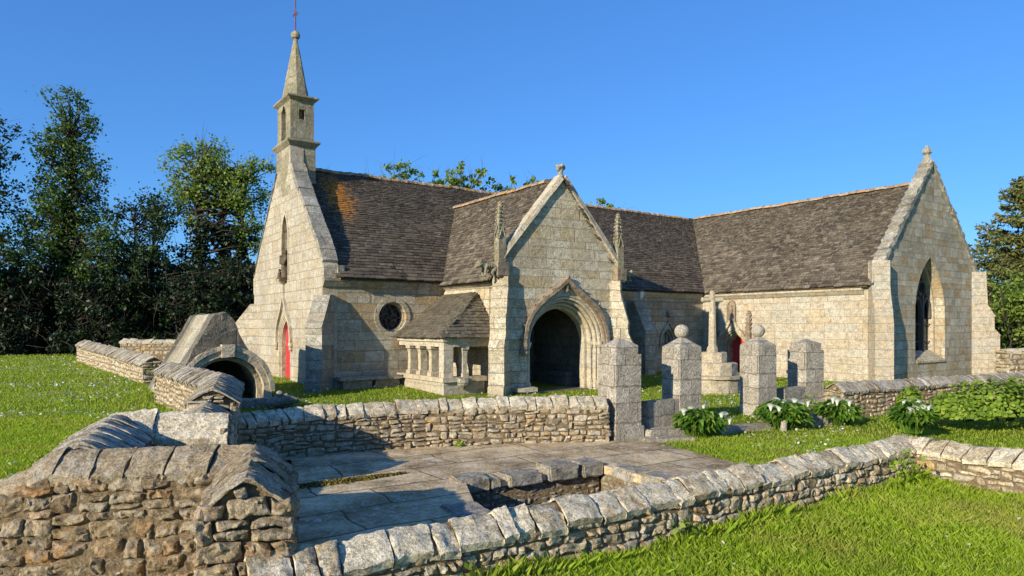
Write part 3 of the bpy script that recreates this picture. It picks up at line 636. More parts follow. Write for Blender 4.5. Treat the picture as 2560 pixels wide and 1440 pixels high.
# kneeler blocks of the west gable
b = MB(); b.box(.40, .60, -.16, .35, 3.3, 3.66); b.build("kneeler", M['buttress'], west, rough=.02, cuts=2)

# ---- porch
c5, s5 = math.cos(math.radians(5)), math.sin(math.radians(5)); PX, PY = 4.0, -3.3
def fP(a, c, d): return (PX + c5 * a + s5 * d, PY - s5 * a + c5 * d, c)
PC = 2.22
b = MB(); b.panel([(0, GZ), (0, 3.75), (.08, 3.86), (2.1, 6.30), (4.12, 3.95), (4.2, 3.85), (4.2, GZ)], [arch(PC, 1.36, GZ + .01, 1.38, 1.42)], fP, 0, .26)
b.panel([(.05, GZ), (.05, 3.1), (4.15, 3.1), (4.15, GZ)], [arch(PC, 1.36, GZ + .01, 1.38, 1.42)], fP, .26, .72)
pf = b.build("porch", M['porch'], chapel); tag(pf, "projecting south porch with a steep grey gable and moulded arch")
b = MB()
b.loft([[(3.98, 0, z), (4.07, PY + .72, z), (4.6, PY + .72, z), (4.5, 0, z)] for z in (GZ, 3.18)])
b.loft([[(7.65, 0, z), (7.74, PY + .4, z), (8.24, PY + .36, z), (8.2, 0, z)] for z in (GZ, 3.18)])
b.build("side_walls", M['porch'], pf)
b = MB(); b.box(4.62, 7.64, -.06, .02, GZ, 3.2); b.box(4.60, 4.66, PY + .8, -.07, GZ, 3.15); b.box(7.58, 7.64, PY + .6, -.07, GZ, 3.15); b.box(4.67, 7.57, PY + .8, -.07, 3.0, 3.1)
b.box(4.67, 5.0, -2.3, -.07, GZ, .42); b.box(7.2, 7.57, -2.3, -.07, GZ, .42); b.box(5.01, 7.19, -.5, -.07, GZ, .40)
b.build('interior', M['darkened'], pf)  # added lining panels and ledges, coloured dark to paint the porch shade
b = MB(); b.box(4.2, 8.0, PY, -.05, GZ, -.03); b.build("floor", M['darkened'], pf)  # floor carries the same painted shade
b = MB()
for k, (h0, h1, d0) in enumerate([(1.27, 1.37, .05), (1.19, 1.285, .17), (1.10, 1.205, .30), (1.0, 1.115, .44)]):
    b.ring(arch(PC, h0, GZ, 1.38, h0 * 1.055, 12), arch(PC, h1, GZ, 1.38, h1 * 1.05, 12), fP, d0, .70)
for k, (hw, d0) in enumerate([(1.30, .06), (1.22, .17), (1.13, .3)]):      # roll mouldings, capitals, bases
    for s_ in (-1, 1):
        p = fP(PC + s_ * hw, 0, d0)
        b.lathe((p[0], p[1], 0), [(.055, GZ), (.085, .12), (.075, .2), (.042, .26), (.042, 1.22), (.085, 1.33), (.10, 1.42), (.05, 1.44)], 8)
    pts = [fP(a, c, d0) for a, c in arch(PC, hw, 1.4, 1.38, hw * 1.053, 12)]
    b.tube(pts, [.045] * len(pts), 6)
b.build("archway_moulding", M['trim'], pf, smooth=False)
b = MB()
pa, pb = ogee(PC, 1.45, 1.22, 1.38, 1.51, .30, 14), ogee(PC, 1.55, 1.22, 1.38, 1.61, .34, 14)
b.ring(pa, pb, fP, -.15, .02)
b.ring([(x, z) for x, z in ogee(PC, 1.40, 1.22, 1.38, 1.46, .3, 14)], pa, fP, -.08, .02)
b.build("hood_mould", M['brown'], pf, rough=.012, cuts=1)
pc = ogee(PC, 1.57, 1.22, 1.38, 1.63, .36, 14)
for i in range(2, len(pc) - 2):
    if abs(i - len(pc) // 2) > 1 and i % 2 == 0:
        p = fP(pc[i][0], pc[i][1], -.08)
        blob("crocket", [(p[0], p[1] + .02, p[2] - .02, .06), (p[0] + .035, p[1] - .03, p[2] + .03, .035), (p[0] - .04, p[1] - .02, p[2] + .02, .03)], M['brown'], pf, .022, .015)
p = fP(PC, 3.16, -.07); blob("crocket", [((p[0], p[1], 2.95), (p[0], p[1], 3.34), .07, .05), (p[0] - .09, p[1], 3.24, .07), (p[0] + .09, p[1], 3.22, .06), (p[0], p[1] - .06, 3.36, .06)], M['brown'], pf, .022, .015)
for s_ in (-1, 1):
    p = fP(PC + s_ * 1.53, 1.2, -.07); blob("label_stop", [((p[0], p[1], 1.10), (p[0], p[1], 1.3), .08, .09), (p[0] + .06, p[1] - .06, 1.12, .06), (p[0] - .07, p[1], 1.16, .06)], M['brown'], pf, .022, .015)
for sgn in (0, 1):
    b = MB(); pts = [(.04, 3.86), (.7, 4.66), (1.38, 5.48), (2.1, 6.34)]
    for i in range(3):
        (x0, z0), (x1, z1) = pts[i], (lerp(pts[i][0], pts[i + 1][0], .985), lerp(pts[i][1], pts[i + 1][1], .985))
        if sgn: x0, x1 = 4.2 - x0, 4.2 - x1
        s_ = 1 if sgn else -1; ox, oz = s_ * .09, .075
        b.loft([[fP(x0, z0 - .05, -.10), fP(x0, z0 - .05, .28), fP(x0 + ox, z0 + oz, .26), fP(x0 + ox, z0 + oz, -.06)], [fP(x1, z1 - .05, -.10), fP(x1, z1 - .05, .28), fP(x1 + ox, z1 + oz, .26), fP(x1 + ox, z1 + oz, -.06)]])
    b.build("gable_coping", M['trim'], pf, rough=.018, cuts=2)
p = fP(2.1, 0, .1)
blob("finial", [((p[0], p[1], 6.2), (p[0], p[1], 6.55), .12, .07), (p[0] - .09, p[1], 6.66, .085), (p[0] + .09, p[1], 6.66, .085), (p[0], p[1] - .07, 6.68, .08), (p[0], p[1] + .06, 6.66, .08), (p[0] - .1, p[1], 6.58, .06)], M['buttress'], pf, .025, .02)
PB = lambda L: [(-.3, GZ), (L + .08, GZ), (L + .08, .18), (L, .25), (L, 1.28), (L + .04, 1.30), (.36, 1.66), (.36, 1.95), (.38, 1.98), (.26, 2.4), (.12, 2.95), (.12, 3.3), (-.3, 3.3)]
buttress("buttress", fP(.02, 0, .02)[:2], 220, .46, PB(.5), pf, M['porch'], .012)
buttress("buttress", fP(4.18, 0, .02)[:2], 310, .46, PB(.5), pf, M['porch'], .012)
for s_, cx in ((-1, -.02), (1, 4.22)):
    o = fP(cx, 0, .02)
    b = MB()
    b.loft([[(o[0] + a * .16, o[1] + c * .16, z) for a, c in ((-1, -1), (1, -1), (1, 1), (-1, 1))] for z in (3.28, 3.70)], 0)
    b.loft([[(o[0] + a * .12, o[1] + c * .12, z) for a, c in ((-1, -1), (1, -1), (1, 1), (-1, 1))] for z in (3.68, 4.42)], 0)
    for q_ in range(4):      # little gablets round the spirelet
        ca, sa = math.cos(q_ * math.pi / 2), math.sin(q_ * math.pi / 2)
        for e_ in (-1, 1):
            b.tube([(o[0] + ca * .125 - sa * .11 * e_, o[1] + sa * .125 + ca * .11 * e_, 4.36), (o[0] + ca * .125, o[1] + sa * .125, 4.74)], [.022, .015], 5)
    b.loft([[(o[0] + a * r, o[1] + c * r, z) for a, c in ((-1, -1), (1, -1), (1, 1), (-1, 1))] for r, z in ((.10, 4.42), (.045, 5.3))], 0)
    for k in range(7):
        z_ = 4.55 + k * .115; r = lerp(.095, .05, k / 6)
        for a, c in ((-1, -1), (1, -1), (1, 1), (-1, 1)):
            q1 = rnd.uniform(.02, .036); b.box(o[0] + a * r - q1, o[0] + a * r + q1, o[1] + c * r - q1, o[1] + c * r + q1, z_ - .035, z_ + rnd.uniform(.01, .035))
    b.lathe((o[0], o[1], 5.24), [(.05, 0), (.085, .05), (.06, .1), (.08, .14), (.03, .19)], 8)
    b.build("pinnacle", M['tower'], pf, rough=.012)
    b = MB(); b.loft([[(o[0] + a * .185, o[1] + c * .185, z) for a, c in ((-1, -1), (1, -1), (1, 1), (-1, 1))] for z in (3.32, 3.70)]); b.build("pinnacle_block", M['brown'], pf, rough=.012, cuts=2)
    # crouching beast gargoyle thrusting sideways
    q0 = Vector((o[0] + s_ * .15, o[1], 3.45)); D = Vector((s_, 0, 0))
    def g(a, lat, z): return tuple(q0 + D * a + Vector((0, lat, z)))
    k_ = 1.0 if s_ < 0 else .75
    def gg(a, l_, z): return g(a * k_, l_ * k_, z * k_)
    pr = [(gg(.0, 0, .08), gg(.36, 0, .14), .10, .10), (gg(.36, 0, .14), gg(.50, 0, .17), .09, .10), gg(.55, 0, .17) + (.105 * k_,), (gg(.55, 0, .13), gg(.66, 0, .08), .07, .045), gg(.52, .07, .27) + (.035,), gg(.52, -.07, .27) + (.035,)]
    for l_ in (-.08, .08):
        pr += [(gg(.36, l_, .10), gg(.40, l_, -.14), .045, .032), (gg(.40, l_, -.14), gg(.47, l_, -.16), .032, .03), (gg(.05, l_, .08), gg(.17, l_, -.06), .07, .045), (gg(.17, l_, -.06), gg(.10, l_, -.16), .04, .03)]
    for i in range(4): pr += [(gg(.12 + i * .075, -.09, .12), gg(.12 + i * .075, .09, .12), .05, .05), gg(.12 + i * .075, 0, .21) + (.035,)]
    gl_ = blob("gargoyle", pr, M['tower'], pf, .018, .006)
    tag(gl_, "crouching stone beast gargoyle" if s_ < 0 else "smaller weathered gargoyle on the shaded side")
# porch roof
PRX, PRZ = 6.02, 6.28
PV = Vector((1, 0, (PRZ - 3.2) / (PRX - 3.72))); pl_ = (PRX - 3.72) * PV.length
b = MB()
slates(b, (3.72, PY + .26, 3.22), (0, 1, 0), PV, 6.4, pl_, lambda c: c.z > nz(c.y) - .05 and c.y < 2.95, 11, w0=.25, e0=.15, e1=.075, sag=.03)
PV2 = Vector((-1, 0, (PRZ - 3.2) / (8.42 - PRX)))
slates(b, (8.42, PY - .1, 3.22), (0, 1, 0), PV2, 6.4, (8.42 - PRX) * PV2.length, lambda c: c.z > nz(c.y) - .05 and c.y < 2.95, 12, sag=.03)
b.prism([(3.76, 3.16), (PRX, PRZ - .06), (8.38, 3.16), (8.2, 3.1), (PRX, PRZ - .3), (4.0, 3.1)], lambda a, c, d: (a, PY + .30 + d, c), 0, 6.1)
pr_ = b.build("porch_roof", M['slate_l'], pf, recalc=False)
b = MB(); ridge_tiles(b, (PRX + .05, PY + .55, PRZ + .06), (PRX, 2.9, PRZ + .02), .33, seed=4); b.build("ridge_tiles", M['tile'], pr_)
b = MB(); b.loft([[(x0, y, 3.02), (x0 - .02, y, 3.05), (x0 - .15, y, 3.13), (x0 - .15, y, 3.19), (x0, y, 3.19)] for x0, y in ((3.98, -.02), (4.06, PY + .5))]); b.build("cornice", M['trim'], pf)
# stone bench part at the foot of the porch front
b = MB()
b.loft([[fP(.35, z, -.32), fP(1.02, z, -.32), fP(1.02, z, .0), fP(.35, z, .0)] for z in (.02, .14)]); b.loft([[fP(.45, z, -.24), fP(.95, z, -.24), fP(.95, z, .0), fP(.45, z, .0)] for z in (GZ, .02)])
b.build("bench", M['porch'], pf, rough=.015, cuts=2)

# ---- ossuary lean-to with baluster pillars
AX, AY = 2.42, -2.82
b = MB()
b.box(AX, AX + .32, AY, -.02, GZ, .34); b.box(AX + .32, 3.75, AY, AY + .32, GZ, .34)
oss = b.build("ossuary", M['transept'], chapel, rough=.01, cuts=2); tag(oss, "little ossuary lean-to with short pillars between porch and nave")
b = MB()
b.loft([[(AX - .07, AY - .07, .34), (3.8, AY - .07, .34), (3.8, AY + .36, .34), (AX - .07, AY + .36, .34)], [(AX - .07, AY - .07, .47), (3.8, AY - .07, .47), (3.8, AY + .36, .47), (AX - .07, AY + .36, .47)]])
b.loft([[(AX - .07, AY + .365, .34), (AX + .36, AY + .365, .34), (AX + .36, -.02, .34), (AX - .07, -.02, .34)], [(AX - .07, AY + .365, .47), (AX + .36, AY + .365, .47), (AX + .36, -.02, .47), (AX - .07, -.02, .47)]])
b.build("sill", M['trim'], oss, rough=.008, cuts=2)
b = MB()
for z0, z1, o_ in ((1.32, 1.46, 0), (1.46, 1.57, .06)):
    b.loft([[(AX - o_, AY - o_, z) , (4.0, AY - o_, z), (4.0, AY + .3, z), (AX - o_, AY + .3, z)] for z in (z0, z1)])
    b.loft([[(AX - o_, AY + .302, z), (AX + .3, AY + .302, z), (AX + .3, -.02, z), (AX - o_, -.02, z)] for z in (z0, z1)])
b.build("lintel", M['trim'], oss, rough=.006, cuts=2)
def baluster(x, y, wx, wy, corner=False):
    b = MB()
    if corner: b.box(x - wx, x + wx, y - wy, y + wy, .46, 1.33)
    else:
        pr = [(.46, 1.0), (.56, 1.0), (.60, .72), (1.12, .72), (1.17, .82), (1.21, .82), (1.24, 1.05), (1.33, 1.12)]
        b.loft([[(x - wx * k, y - wy * k, z), (x + wx * k, y - wy * k, z), (x + wx * k, y + wy * k, z), (x - wx * k, y + wy * k, z)] for z, k in pr])
    b.build("pillar", M['trim'], oss, rough=.006, cuts=1)
for y in (-.62, -1.28, -1.96): baluster(AX + .15, y, .15, .12)
baluster(AX + .15, AY + .14, .15, .14, True)
baluster(3.12, AY + .15, .10, .15)
b = MB(); b.loft([[(3.55, AY - .02, .05), (3.75, AY - .02, .05), (3.75, AY + .2, .05), (3.55, AY + .2, .05)], [(3.55, AY - .02, .12), (3.75, AY - .02, .12), (3.75, AY + .2, .12), (3.55, AY + .2, .12)]])
b.lathe((3.0, AY - .06, .24), [(.02, -.12), (.16, .0), (.20, .1), (.2, .2)], 10); b.build("spout", M['buttress'], oss, rough=.015)
# ossuary roof: west slope and hipped south slope running up to the porch wall
b = MB()
ev = (AX - .17, AY - .17, 1.60); top = (3.97, -2.55, 2.86)
OV = Vector((3.95 - (AX - .17), 0, 1.30)); ol = OV.length
hipx = lambda y: AX - .17 + (y - (AY - .17)) * ((3.95 - AX + .17) / 0.95)
slates(b, ev, (0, 1, 0), OV, 2.95, ol, lambda c: c.x < hipx(c.y) + .04 and c.y < .02, 21, w0=.2, e0=.125, w1=.14, e1=.09, sag=.02)
SV = Vector((0, .95, 1.30))
slates(b, ev, (1, 0, 0), SV, 1.7, SV.length, lambda c: c.x > hipx(c.y) - .04 and c.x < 4.0, 22, w0=.2, e0=.125, w1=.14, e1=.09, sag=.01)
a1, a2, a3, a4, a5 = Vector(ev), Vector((3.98, AY - .17, 1.60)), Vector((3.98, AY + .78, 2.90)), Vector((3.98, .0, 2.90)), Vector((AX - .17, 0, 1.60))
dn = Vector((0, 0, -.03)); b.add([v + dn for v in (a1, a2, a3, a4, a5)], [(0, 1, 2), (0, 2, 3, 4)])
b.build("ossuary_roof", M['slate_m'], oss, recalc=False)
b = MB(); ridge_tiles(b, Vector(ev) + Vector((.06, .05, .02)), (3.92, AY + .74, 2.88), .22, .06, 6); b.build("ridge_tiles", M['slate_m'], oss)

# ------------------------------------------------------------------ loose things on and by the chapel
def at_ch(name, x, y, z, label, cat, group=None): return thing(name, cw(x, y, z), ROT, label, cat, group)
st = at_ch("statue", .02, 3.56, 3.44, "weathered brown statue of a robed figure holding a child, above the west door", "statue")
blob("robed_figure", [((0, 0, .06), (0, 0, .42), .17, .13), ((0, 0, .42), (0, 0, .70), .13, .12), ((0, 0, .74), (0, 0, .82), .05, .05), (0, 0, .90, .085), ((0, -.11, .70), (-.10, -.13, .52), .05, .04), ((0, .11, .70), (-.12, .08, .56), .05, .04),
      ((-.10, -.12, .52), (-.16, .02, .54), .04, .035), ((-.14, .08, .55), (-.14, .08, .68), .055, .05), (-.14, .08, .76, .05), ((-.08, .08, .08), (-.06, -.1, .5), .06, .05), ((-.10, -.02, .08), (-.09, .08, .45), .05, .04)], M['statue'], st, .018, .004)
b = MB(); b.box(-.24, .2, -.22, .22, -.06, .06); b.build("base", M['statue'], st)
blob("kneeling_figure", [((-.14, .24, .03), (-.13, .23, .22), .07, .06), (-.13, .23, .32, .05), ((-.13, .23, .2), (-.15, .12, .24), .03, .025)], M['statue'], st, .016)
ln = at_ch("wall_lantern", 12.05, -.85, 3.1, "small pale glass wall lantern beside the shaded buttress east of the porch", "lantern")
b = MB(); b.loft([[(a * r, c * r, z) for a, c in ((-1, -1), (1, -1), (1, 1), (-1, 1))] for r, z in ((.06, -.14), (.11, .1))]); b.build("lamp_glass", M['lampglass'], ln)
b = MB(); b.loft([[(a * r, c * r, z) for a, c in ((-1, -1), (1, -1), (1, 1), (-1, 1))] for r, z in ((.13, .1), (.13, .12), (.03, .2))]); b.tube([(0, 0, .18), (0, .1, .28), (0, .95, .28)], [.015] * 3, 6); b.build("bracket", M['iron'], ln)
be = at_ch("stone_bench", 1.35, -.2, 0, "long rough stone ledge along the foot of the nave wall under the round window", "bench")
b = MB(); b.box(-1.0, .98, -.28, .22, .32, .42); b.build("seat", M['basin'], be, rough=.03, cuts=5)
b = MB(); b.box(-.85, .05, -.12, .2, -.3, .30); b.box(.15, .92, -.14, .2, -.3, .30); b.build("support", M['basin'], be, rough=.03, cuts=4)
fr = at_ch("wall_panel", 6.75, -.12, 1.05, "dark square framed panel hanging on the back wall inside the porch", "panel")
b = MB()
for x0, x1, z0, z1 in ((-.45, .45, .36, .42), (-.45, .45, -.42, -.36), (-.45, -.39, -.36, .36), (.39, .45, -.36, .36)): b.box(x0, x1, -.06, .03, z0, z1)
b.build("frame", M['frame'], fr)
b = MB(); b.box(-.39, .39, -.02, .02, -.36, .36); b.build("backing", M['print'], fr)
b = MB(); b.ring(arch(-.05, .10, -.2, .02, .12, 5), arch(-.05, .18, -.2, .02, .2, 5), lambda a, c, d: (a, -.05 + d, c), 0, .03); b.box(.16, .30, -.05, -.02, -.2, .25); b.build("carving", M['nave'], fr)

# ================================================================== DRY-STONE WALLS
def stone(b, fn, q, nu, nv, bulge, rough, rr, m=0, freq=6.0, back=-.05):
    off = Vector((rr.uniform(0, 90), rr.uniform(0, 90), rr.uniform(0, 90)))
    tilt = (rr.uniform(-.45, .45) * bulge, rr.uniform(-.45, .45) * bulge); bl = bulge * rr.uniform(.5, 1.5); rd = rr.uniform(.0, .14)
    fac = [(rr.uniform(-1, 1), rr.uniform(-1, 1), rr.uniform(.25, .7)) for _ in range(3)]
    vs = []; W_ = nu + 2; H_ = nv + 2
    for j in range(-1, nv + 1):
        for i in range(-1, nu + 1):
            edge = i < 0 or j < 0 or i >= nu or j >= nv
            a = -1 + 2 * min(max(i, 0), nu - 1) / (nu - 1); c = -1 + 2 * min(max(j, 0), nv - 1) / (nv - 1); a = math.sin(a * 1.25) / math.sin(1.25); c = math.sin(c * 1.25) / math.sin(1.25)
            x = a * math.sqrt(1 - c ** 4 * rd); y = c * math.sqrt(1 - a ** 4 * rd)
            w00, w10, w01, w11 = (1 - x) * (1 - y) / 4, (1 + x) * (1 - y) / 4, (1 - x) * (1 + y) / 4, (1 + x) * (1 + y) / 4
            u = w00 * q[0][0] + w10 * q[1][0] + w01 * q[2][0] + w11 * q[3][0]; v = w00 * q[0][1] + w10 * q[1][1] + w01 * q[2][1] + w11 * q[3][1]
            if edge: d = back
            else:
                d = bl * (1 - abs(a) ** 6) ** .5 * (1 - abs(c) ** 6) ** .5 + tilt[0] * a + tilt[1] * c
                for fx, fy, fk in fac: d -= max(0, a * fx + c * fy - fk) * bulge * .9
                p = Vector((u, v, 0)) * freq + off
                d += (noise.noise(p) * .55 + abs(noise.noise(p * 2.3)) * .9 + noise.noise(p * 5) * .5) * rough
                q_ = Vector((u, v, 3.3)) * freq * 1.6 + off
                u += noise.noise(q_) * rough * .9; v += noise.noise(q_ + Vector((9, 9, 9))) * rough * .9
            vs.append(fn(u, v, d))
    fs = []
    for j in range(H_ - 1):
        for i in range(W_ - 1): k = j * W_ + i; fs.append((k, k + 1, k + W_ + 1, k + W_))
    b.add(vs, fs, m)
def rubble_face(b, fn, L, ztop, zbot, rr, hr=(.09, .2), wr=(.12, .36), res=(7, 6), bulge=.022, rough=.02, gap=.009):
    """irregular blocks: the face is cut again and again, along warped lines, until the pieces are stone sized"""
    top = max(ztop(0), ztop(L / 2), ztop(L)); ph = rr.uniform(0, 50); out = []
    def cut(u0, u1, v0, v1):
        w, h = u1 - u0, v1 - v0
        if w <= wr[1] and h <= hr[1] and (w < wr[0] * 1.6 or h < hr[0] * 1.5 or rr.random() < .5): out.append((u0, u1, v0, v1)); return
        if (h > hr[1] and w <= wr[1] * 2.6) or (w <= wr[1] and h > hr[0] * 1.8): 
            m = lerp(v0, v1, rr.uniform(.28, .72)); cut(u0, u1, v0, m); cut(u0, u1, m, v1)
        elif w > wr[0] * 1.8:
            m = lerp(u0, u1, rr.uniform(.25, .75)); cut(u0, m, v0, v1); cut(m, u1, v0, v1)
        else: out.append((u0, u1, v0, v1))
    v = zbot
    while v < top - .05:          # loose courses first so that beds run roughly level
        h = rr.uniform(hr[1] * 1.5, hr[1] * 2.8)
        if top - (v + h) < hr[0]: h = top - v
        cut(-.005, L + .005, v, v + h); v += h
    wrp = lambda u, v: (u + noise.noise(Vector((u * 4.1, v * 4.1, ph))) * .045, v + noise.noise(Vector((u * 3.1, v * 5.1, ph + 9))) * .045)
    for u0, u1, v0, v1 in out:
        v1 = min(v1, ztop((u0 + u1) / 2), max(ztop(u0), ztop(u1)) + .02)
        if v1 - v0 < .04 or u1 - u0 < .03: continue
        q = [wrp(u0, v0), wrp(u1, v0), wrp(u0, v1), wrp(u1, v1)]
        q = [(min(max(a, -.01), L + .01), c) for a, c in q]; g = gap * rr.uniform(.6, 1.5)
        q = [(q[0][0] + g, q[0][1] + g), (q[1][0] - g, q[1][1] + g), (q[2][0] + g, q[2][1] - g), (q[3][0] - g, q[3][1] - g)]
        stone(b, fn, q, *res, bulge, rough, rr)
def coping_run(b, P0, D, N, L, zr, zl, half, rise, rr, ln=(.25, .45), nl=5, nc=11, rough=.012, drop=.07, skew=0, pw=1.15, gap=.008, m=0):
    u = 0
    while u < L - .01:
        w = rr.uniform(*ln); u1 = min(u + w, L)
        if L - u1 < ln[0] * .6: u1 = L
        off = Vector((rr.uniform(0, 50), rr.uniform(0, 50), rr.uniform(0, 50))); dz = rr.uniform(-1, 1) * rough * 1.3; dh = rr.uniform(-.03, .03); fw_ = min(1, w / .3); tl = rr.uniform(-.035, .035) * fw_; sk2 = rr.uniform(-.03, .03) * fw_; cr = 1.1 + rr.uniform(-.2, .25) * fw_; dh *= .4 + .6 * fw_
        vs = []; A_, B_ = nl + 2, nc + 2
        for i in range(-1, nl + 1):
            for j in range(-1, nc + 1):
                ed = i < 0 or i >= nl or j < 0 or j >= nc
                t = min(max(i, 0), nl - 1) / (nl - 1); t = .5 + .5 * math.sin((t * 2 - 1) * 1.35) / math.sin(1.35); c = -1 + 2 * min(max(j, 0), nc - 1) / (nc - 1)
                uu = lerp(u + gap, u1 - gap, t) + (skew + sk2 * (2 * t - 1)) * c
                zz = lerp(zr, zl, uu / L)
                lat = c * (half + dh); h = zz - rise * abs(c) ** (pw * cr) + dz + tl * (t - .5)
                h -= .35 * rough * (abs(2 * t - 1) ** 6)
                p = P0 + D * uu + N * lat
                if ed and (j < 0 or j >= nc): h -= drop; p = P0 + D * uu + N * (lat * .92)
                elif ed: h -= .028; p = P0 + D * (uu + (.004 if i < 0 else -.004)) + N * lat
                else:
                    q_ = Vector((uu, lat, h)) * 7 + off; h += (noise.noise(q_) + .6 * noise.noise(q_ * 2.6) + .4 * noise.noise(q_ * 6)) * rough * 1.3; p = p + N * (noise.noise(q_ + Vector((7, 7, 7))) * rough * 1.4) + D * (noise.noise(q_ * 1.3) * rough * 1.1)
                vs.append((p.x, p.y, h))
        b.add(vs, [(i * B_ + j, i * B_ + j + 1, (i + 1) * B_ + j + 1, (i + 1) * B_ + j) for i in range(A_ - 1) for j in range(B_ - 1)], m)
        u = u1
def wall(label, pts, th, rise=.18, over=.04, seed=1, mats=('rub', 'cop'), cl=(.25, .45), stones={}, cop={}, sides=(1, -1), ends=(1, 1), group='dry stone walls around the chapel', name="stone_wall"):
    """pts: list of (X, Y, base z, ridge z). One wall, with masonry and coping as its parts."""
    rr = random.Random(seed); root = thing(name, (pts[0][0], pts[0][1], 0), 0, label, "wall", group); o = Vector((pts[0][0], pts[0][1], 0))
    mb, cb = MB(), MB()
    for i in range(len(pts) - 1):
        a = Vector((pts[i][0], pts[i][1], 0)) - o; c = Vector((pts[i + 1][0], pts[i + 1][1], 0)) - o; L = (c - a).length; D = (c - a) / L; N = Vector((-D.y, D.x, 0))
        r0, r1, b0, b1 = pts[i][3], pts[i + 1][3], pts[i][2], pts[i + 1][2]; ci = th / 2 - .024
        eave = lambda u: lerp(r0, r1, u / L) - rise - .005
        # mortar core, saddle shaped
        mb.loft([[a + D * (u_ - (.03 if u_ else -.03) * -1) + N * n_ + Vector((0, 0, z_)) for n_, z_ in ((-ci, bb - .35), (ci, bb - .35), (ci, rz - rise + .0), (ci * .5, rz - rise * .5 - .018), (0, rz - .02), (-ci * .5, rz - rise * .5 - .018), (-ci, rz - rise + .0))] for u_, bb, rz in ((.04, b0, r0), (L - .04, b1, r1))], 1)
        for sd_ in sides:
            fn = (lambda u, v, d, s_=sd_: tuple(a + D * u + N * (s_ * (th / 2 - .03 + d)) + Vector((0, 0, v))))
            rubble_face(mb, fn, L, eave, min(b0, b1) - .12, rr, **stones)
        for e_, uu, rz, bb in ((0, 0, r0, b0), (1, L, r1, b1)):
            if ends[e_] and ((e_ == 0 and i == 0) or (e_ == 1 and i == len(pts) - 2)):
                sg = -1 if e_ == 0 else 1
                fn = lambda u, v, d: tuple(a + D * (uu + sg * (d - .02)) + N * (u - th / 2) + Vector((0, 0, v)))
                rubble_face(mb, fn, th, lambda u: rz - rise * abs(u / th * 2 - 1) ** 1.1 - .05, bb - .12, rr, **stones)
        coping_run(cb, a, D, N, L, r0, r1, th / 2 + over, rise, rr, cl, **cop)
    mb.build("masonry", [M[mats[0]], M['mortar']], root, smooth=True, recalc=True, sharp=27)
    cb.build("coping", M[mats[1]], root, smooth=True, recalc=True, sharp=27)
    return root
THIN = dict(nl=4, nc=9, rough=.014, gap=.004, drop=.05)
wall("sunlit weathered rubble wall of big golden stones, nearest the viewer, joined to the gable-ended wall", [(-5.0, 6.40, -.65, .36), (-4.20, 6.52, -.65, .75), (-2.50, 6.70, -.65, .74)], .60, .20, .0, 11, ('rub_front', 'cop_front'), (.30, .55),
     dict(hr=(.10, .24), wr=(.14, .40), res=(16, 14), bulge=.036, rough=.036, gap=.007), dict(nl=16, nc=23, rough=.012, drop=.08, gap=.006))
wall("short rubble wall with a gable-shaped end facing the viewer and a slanted broken coping slab", [(-2.03, 5.24, -.65, .76), (-2.58, 6.95, -.65, .74)], .70, .24, -.015, 23, ('rub_front', 'cop_front'), (.2, .42),
     dict(hr=(.10, .24), wr=(.14, .36), res=(16, 14), bulge=.036, rough=.036, gap=.007), dict(nl=12, nc=21, rough=.018, drop=.09, skew=-.02, gap=.006))
wall("rubble wall topped with thin slabs on edge, sloping away along the left lawn edge", [(-4.20, 6.66, -.3, .76), (-4.62, 8.05, -.3, .88)], .80, .22, .03, 31, ('rub', 'cop_dark'), (.05, .13), dict(res=(12, 10), hr=(.10, .22), wr=(.14, .36), bulge=.036, rough=.034, gap=.007), dict(nl=4, nc=13, rough=.012, gap=.005, drop=.08, skew=.05))
wall("low cross wall with two big lichen-white coping blocks facing the viewer", [(-4.75, 8.12, -.3, .87), (-3.45, 8.42, -.3, .86)], .56, .27, .03, 37, ('rub', 'cop'), (.5, .7), dict(res=(7, 6)), dict(nl=9, nc=17, rough=.019, drop=.08))
wall("lower stepped wall section of thin slabs on edge running back from the cross wall", [(-3.78, 8.35, -.3, .86), (-4.25, 9.6, -.2, .87)], .56, .20, .05, 41, ('rub', 'cop_dark'), (.05, .12), dict(res=(6, 5)), dict(nl=4, nc=11, rough=.010, gap=.005, drop=.08, skew=.04))
wall("taller bent wall of golden rubble capped by slabs on edge, in front of the arched stone shelter", [(-4.12, 9.45, -.2, 1.04), (-5.06, 12.0, 0, 1.08), (-7.72, 15.5, .2, 1.09)], .62, .20, .05, 43, ('rub_warm', 'cop_dark'), (.06, .14), dict(res=(5, 4), hr=(.07, .16), wr=(.10, .28)), dict(nl=3, nc=9, rough=.010, gap=.005, drop=.08, skew=.04))
wall("long sunlit golden wall rising away across the left lawn, beyond the gap", [(-10.6, 20.4, .2, 1.0), (-20.5, 33.0, .25, 1.24)], .66, .26, .06, 47, ('rub_warm', 'cop_dark'), (.12, .24), dict(res=(4, 4), hr=(.10, .2), wr=(.14, .36)), dict(nl=3, nc=7, rough=.02, gap=.006, drop=.05, skew=.1))
wall("shaded grey wall under the dark trees, behind the arched stone shelter", [(-17.1, 30.3, .2, 1.33), (-8.5, 30.0, .2, 1.33)], .6, .14, .04, 53, ('rub', 'cop'), (.3, .6), dict(res=(4, 4), hr=(.12, .22), wr=(.2, .5)), dict(nl=3, nc=7, rough=.02))
wall("pale rubble wall curving along the paved court up to the first gate pillar", [(-4.32, 10.55, -.2, .56), (-3.6, 11.22, -.2, .58), (-1.55, 12.05, -.2, .62), (.2, 12.42, -.2, .63), (1.72, 12.62, -.2, .63)], .5, .15, .03, 59, ('rub', 'cop'), (.12, .36),
     dict(hr=(.06, .15), wr=(.10, .34), res=(8, 7), bulge=.034, rough=.026, gap=.006), dict(nl=7, nc=13, rough=.014))
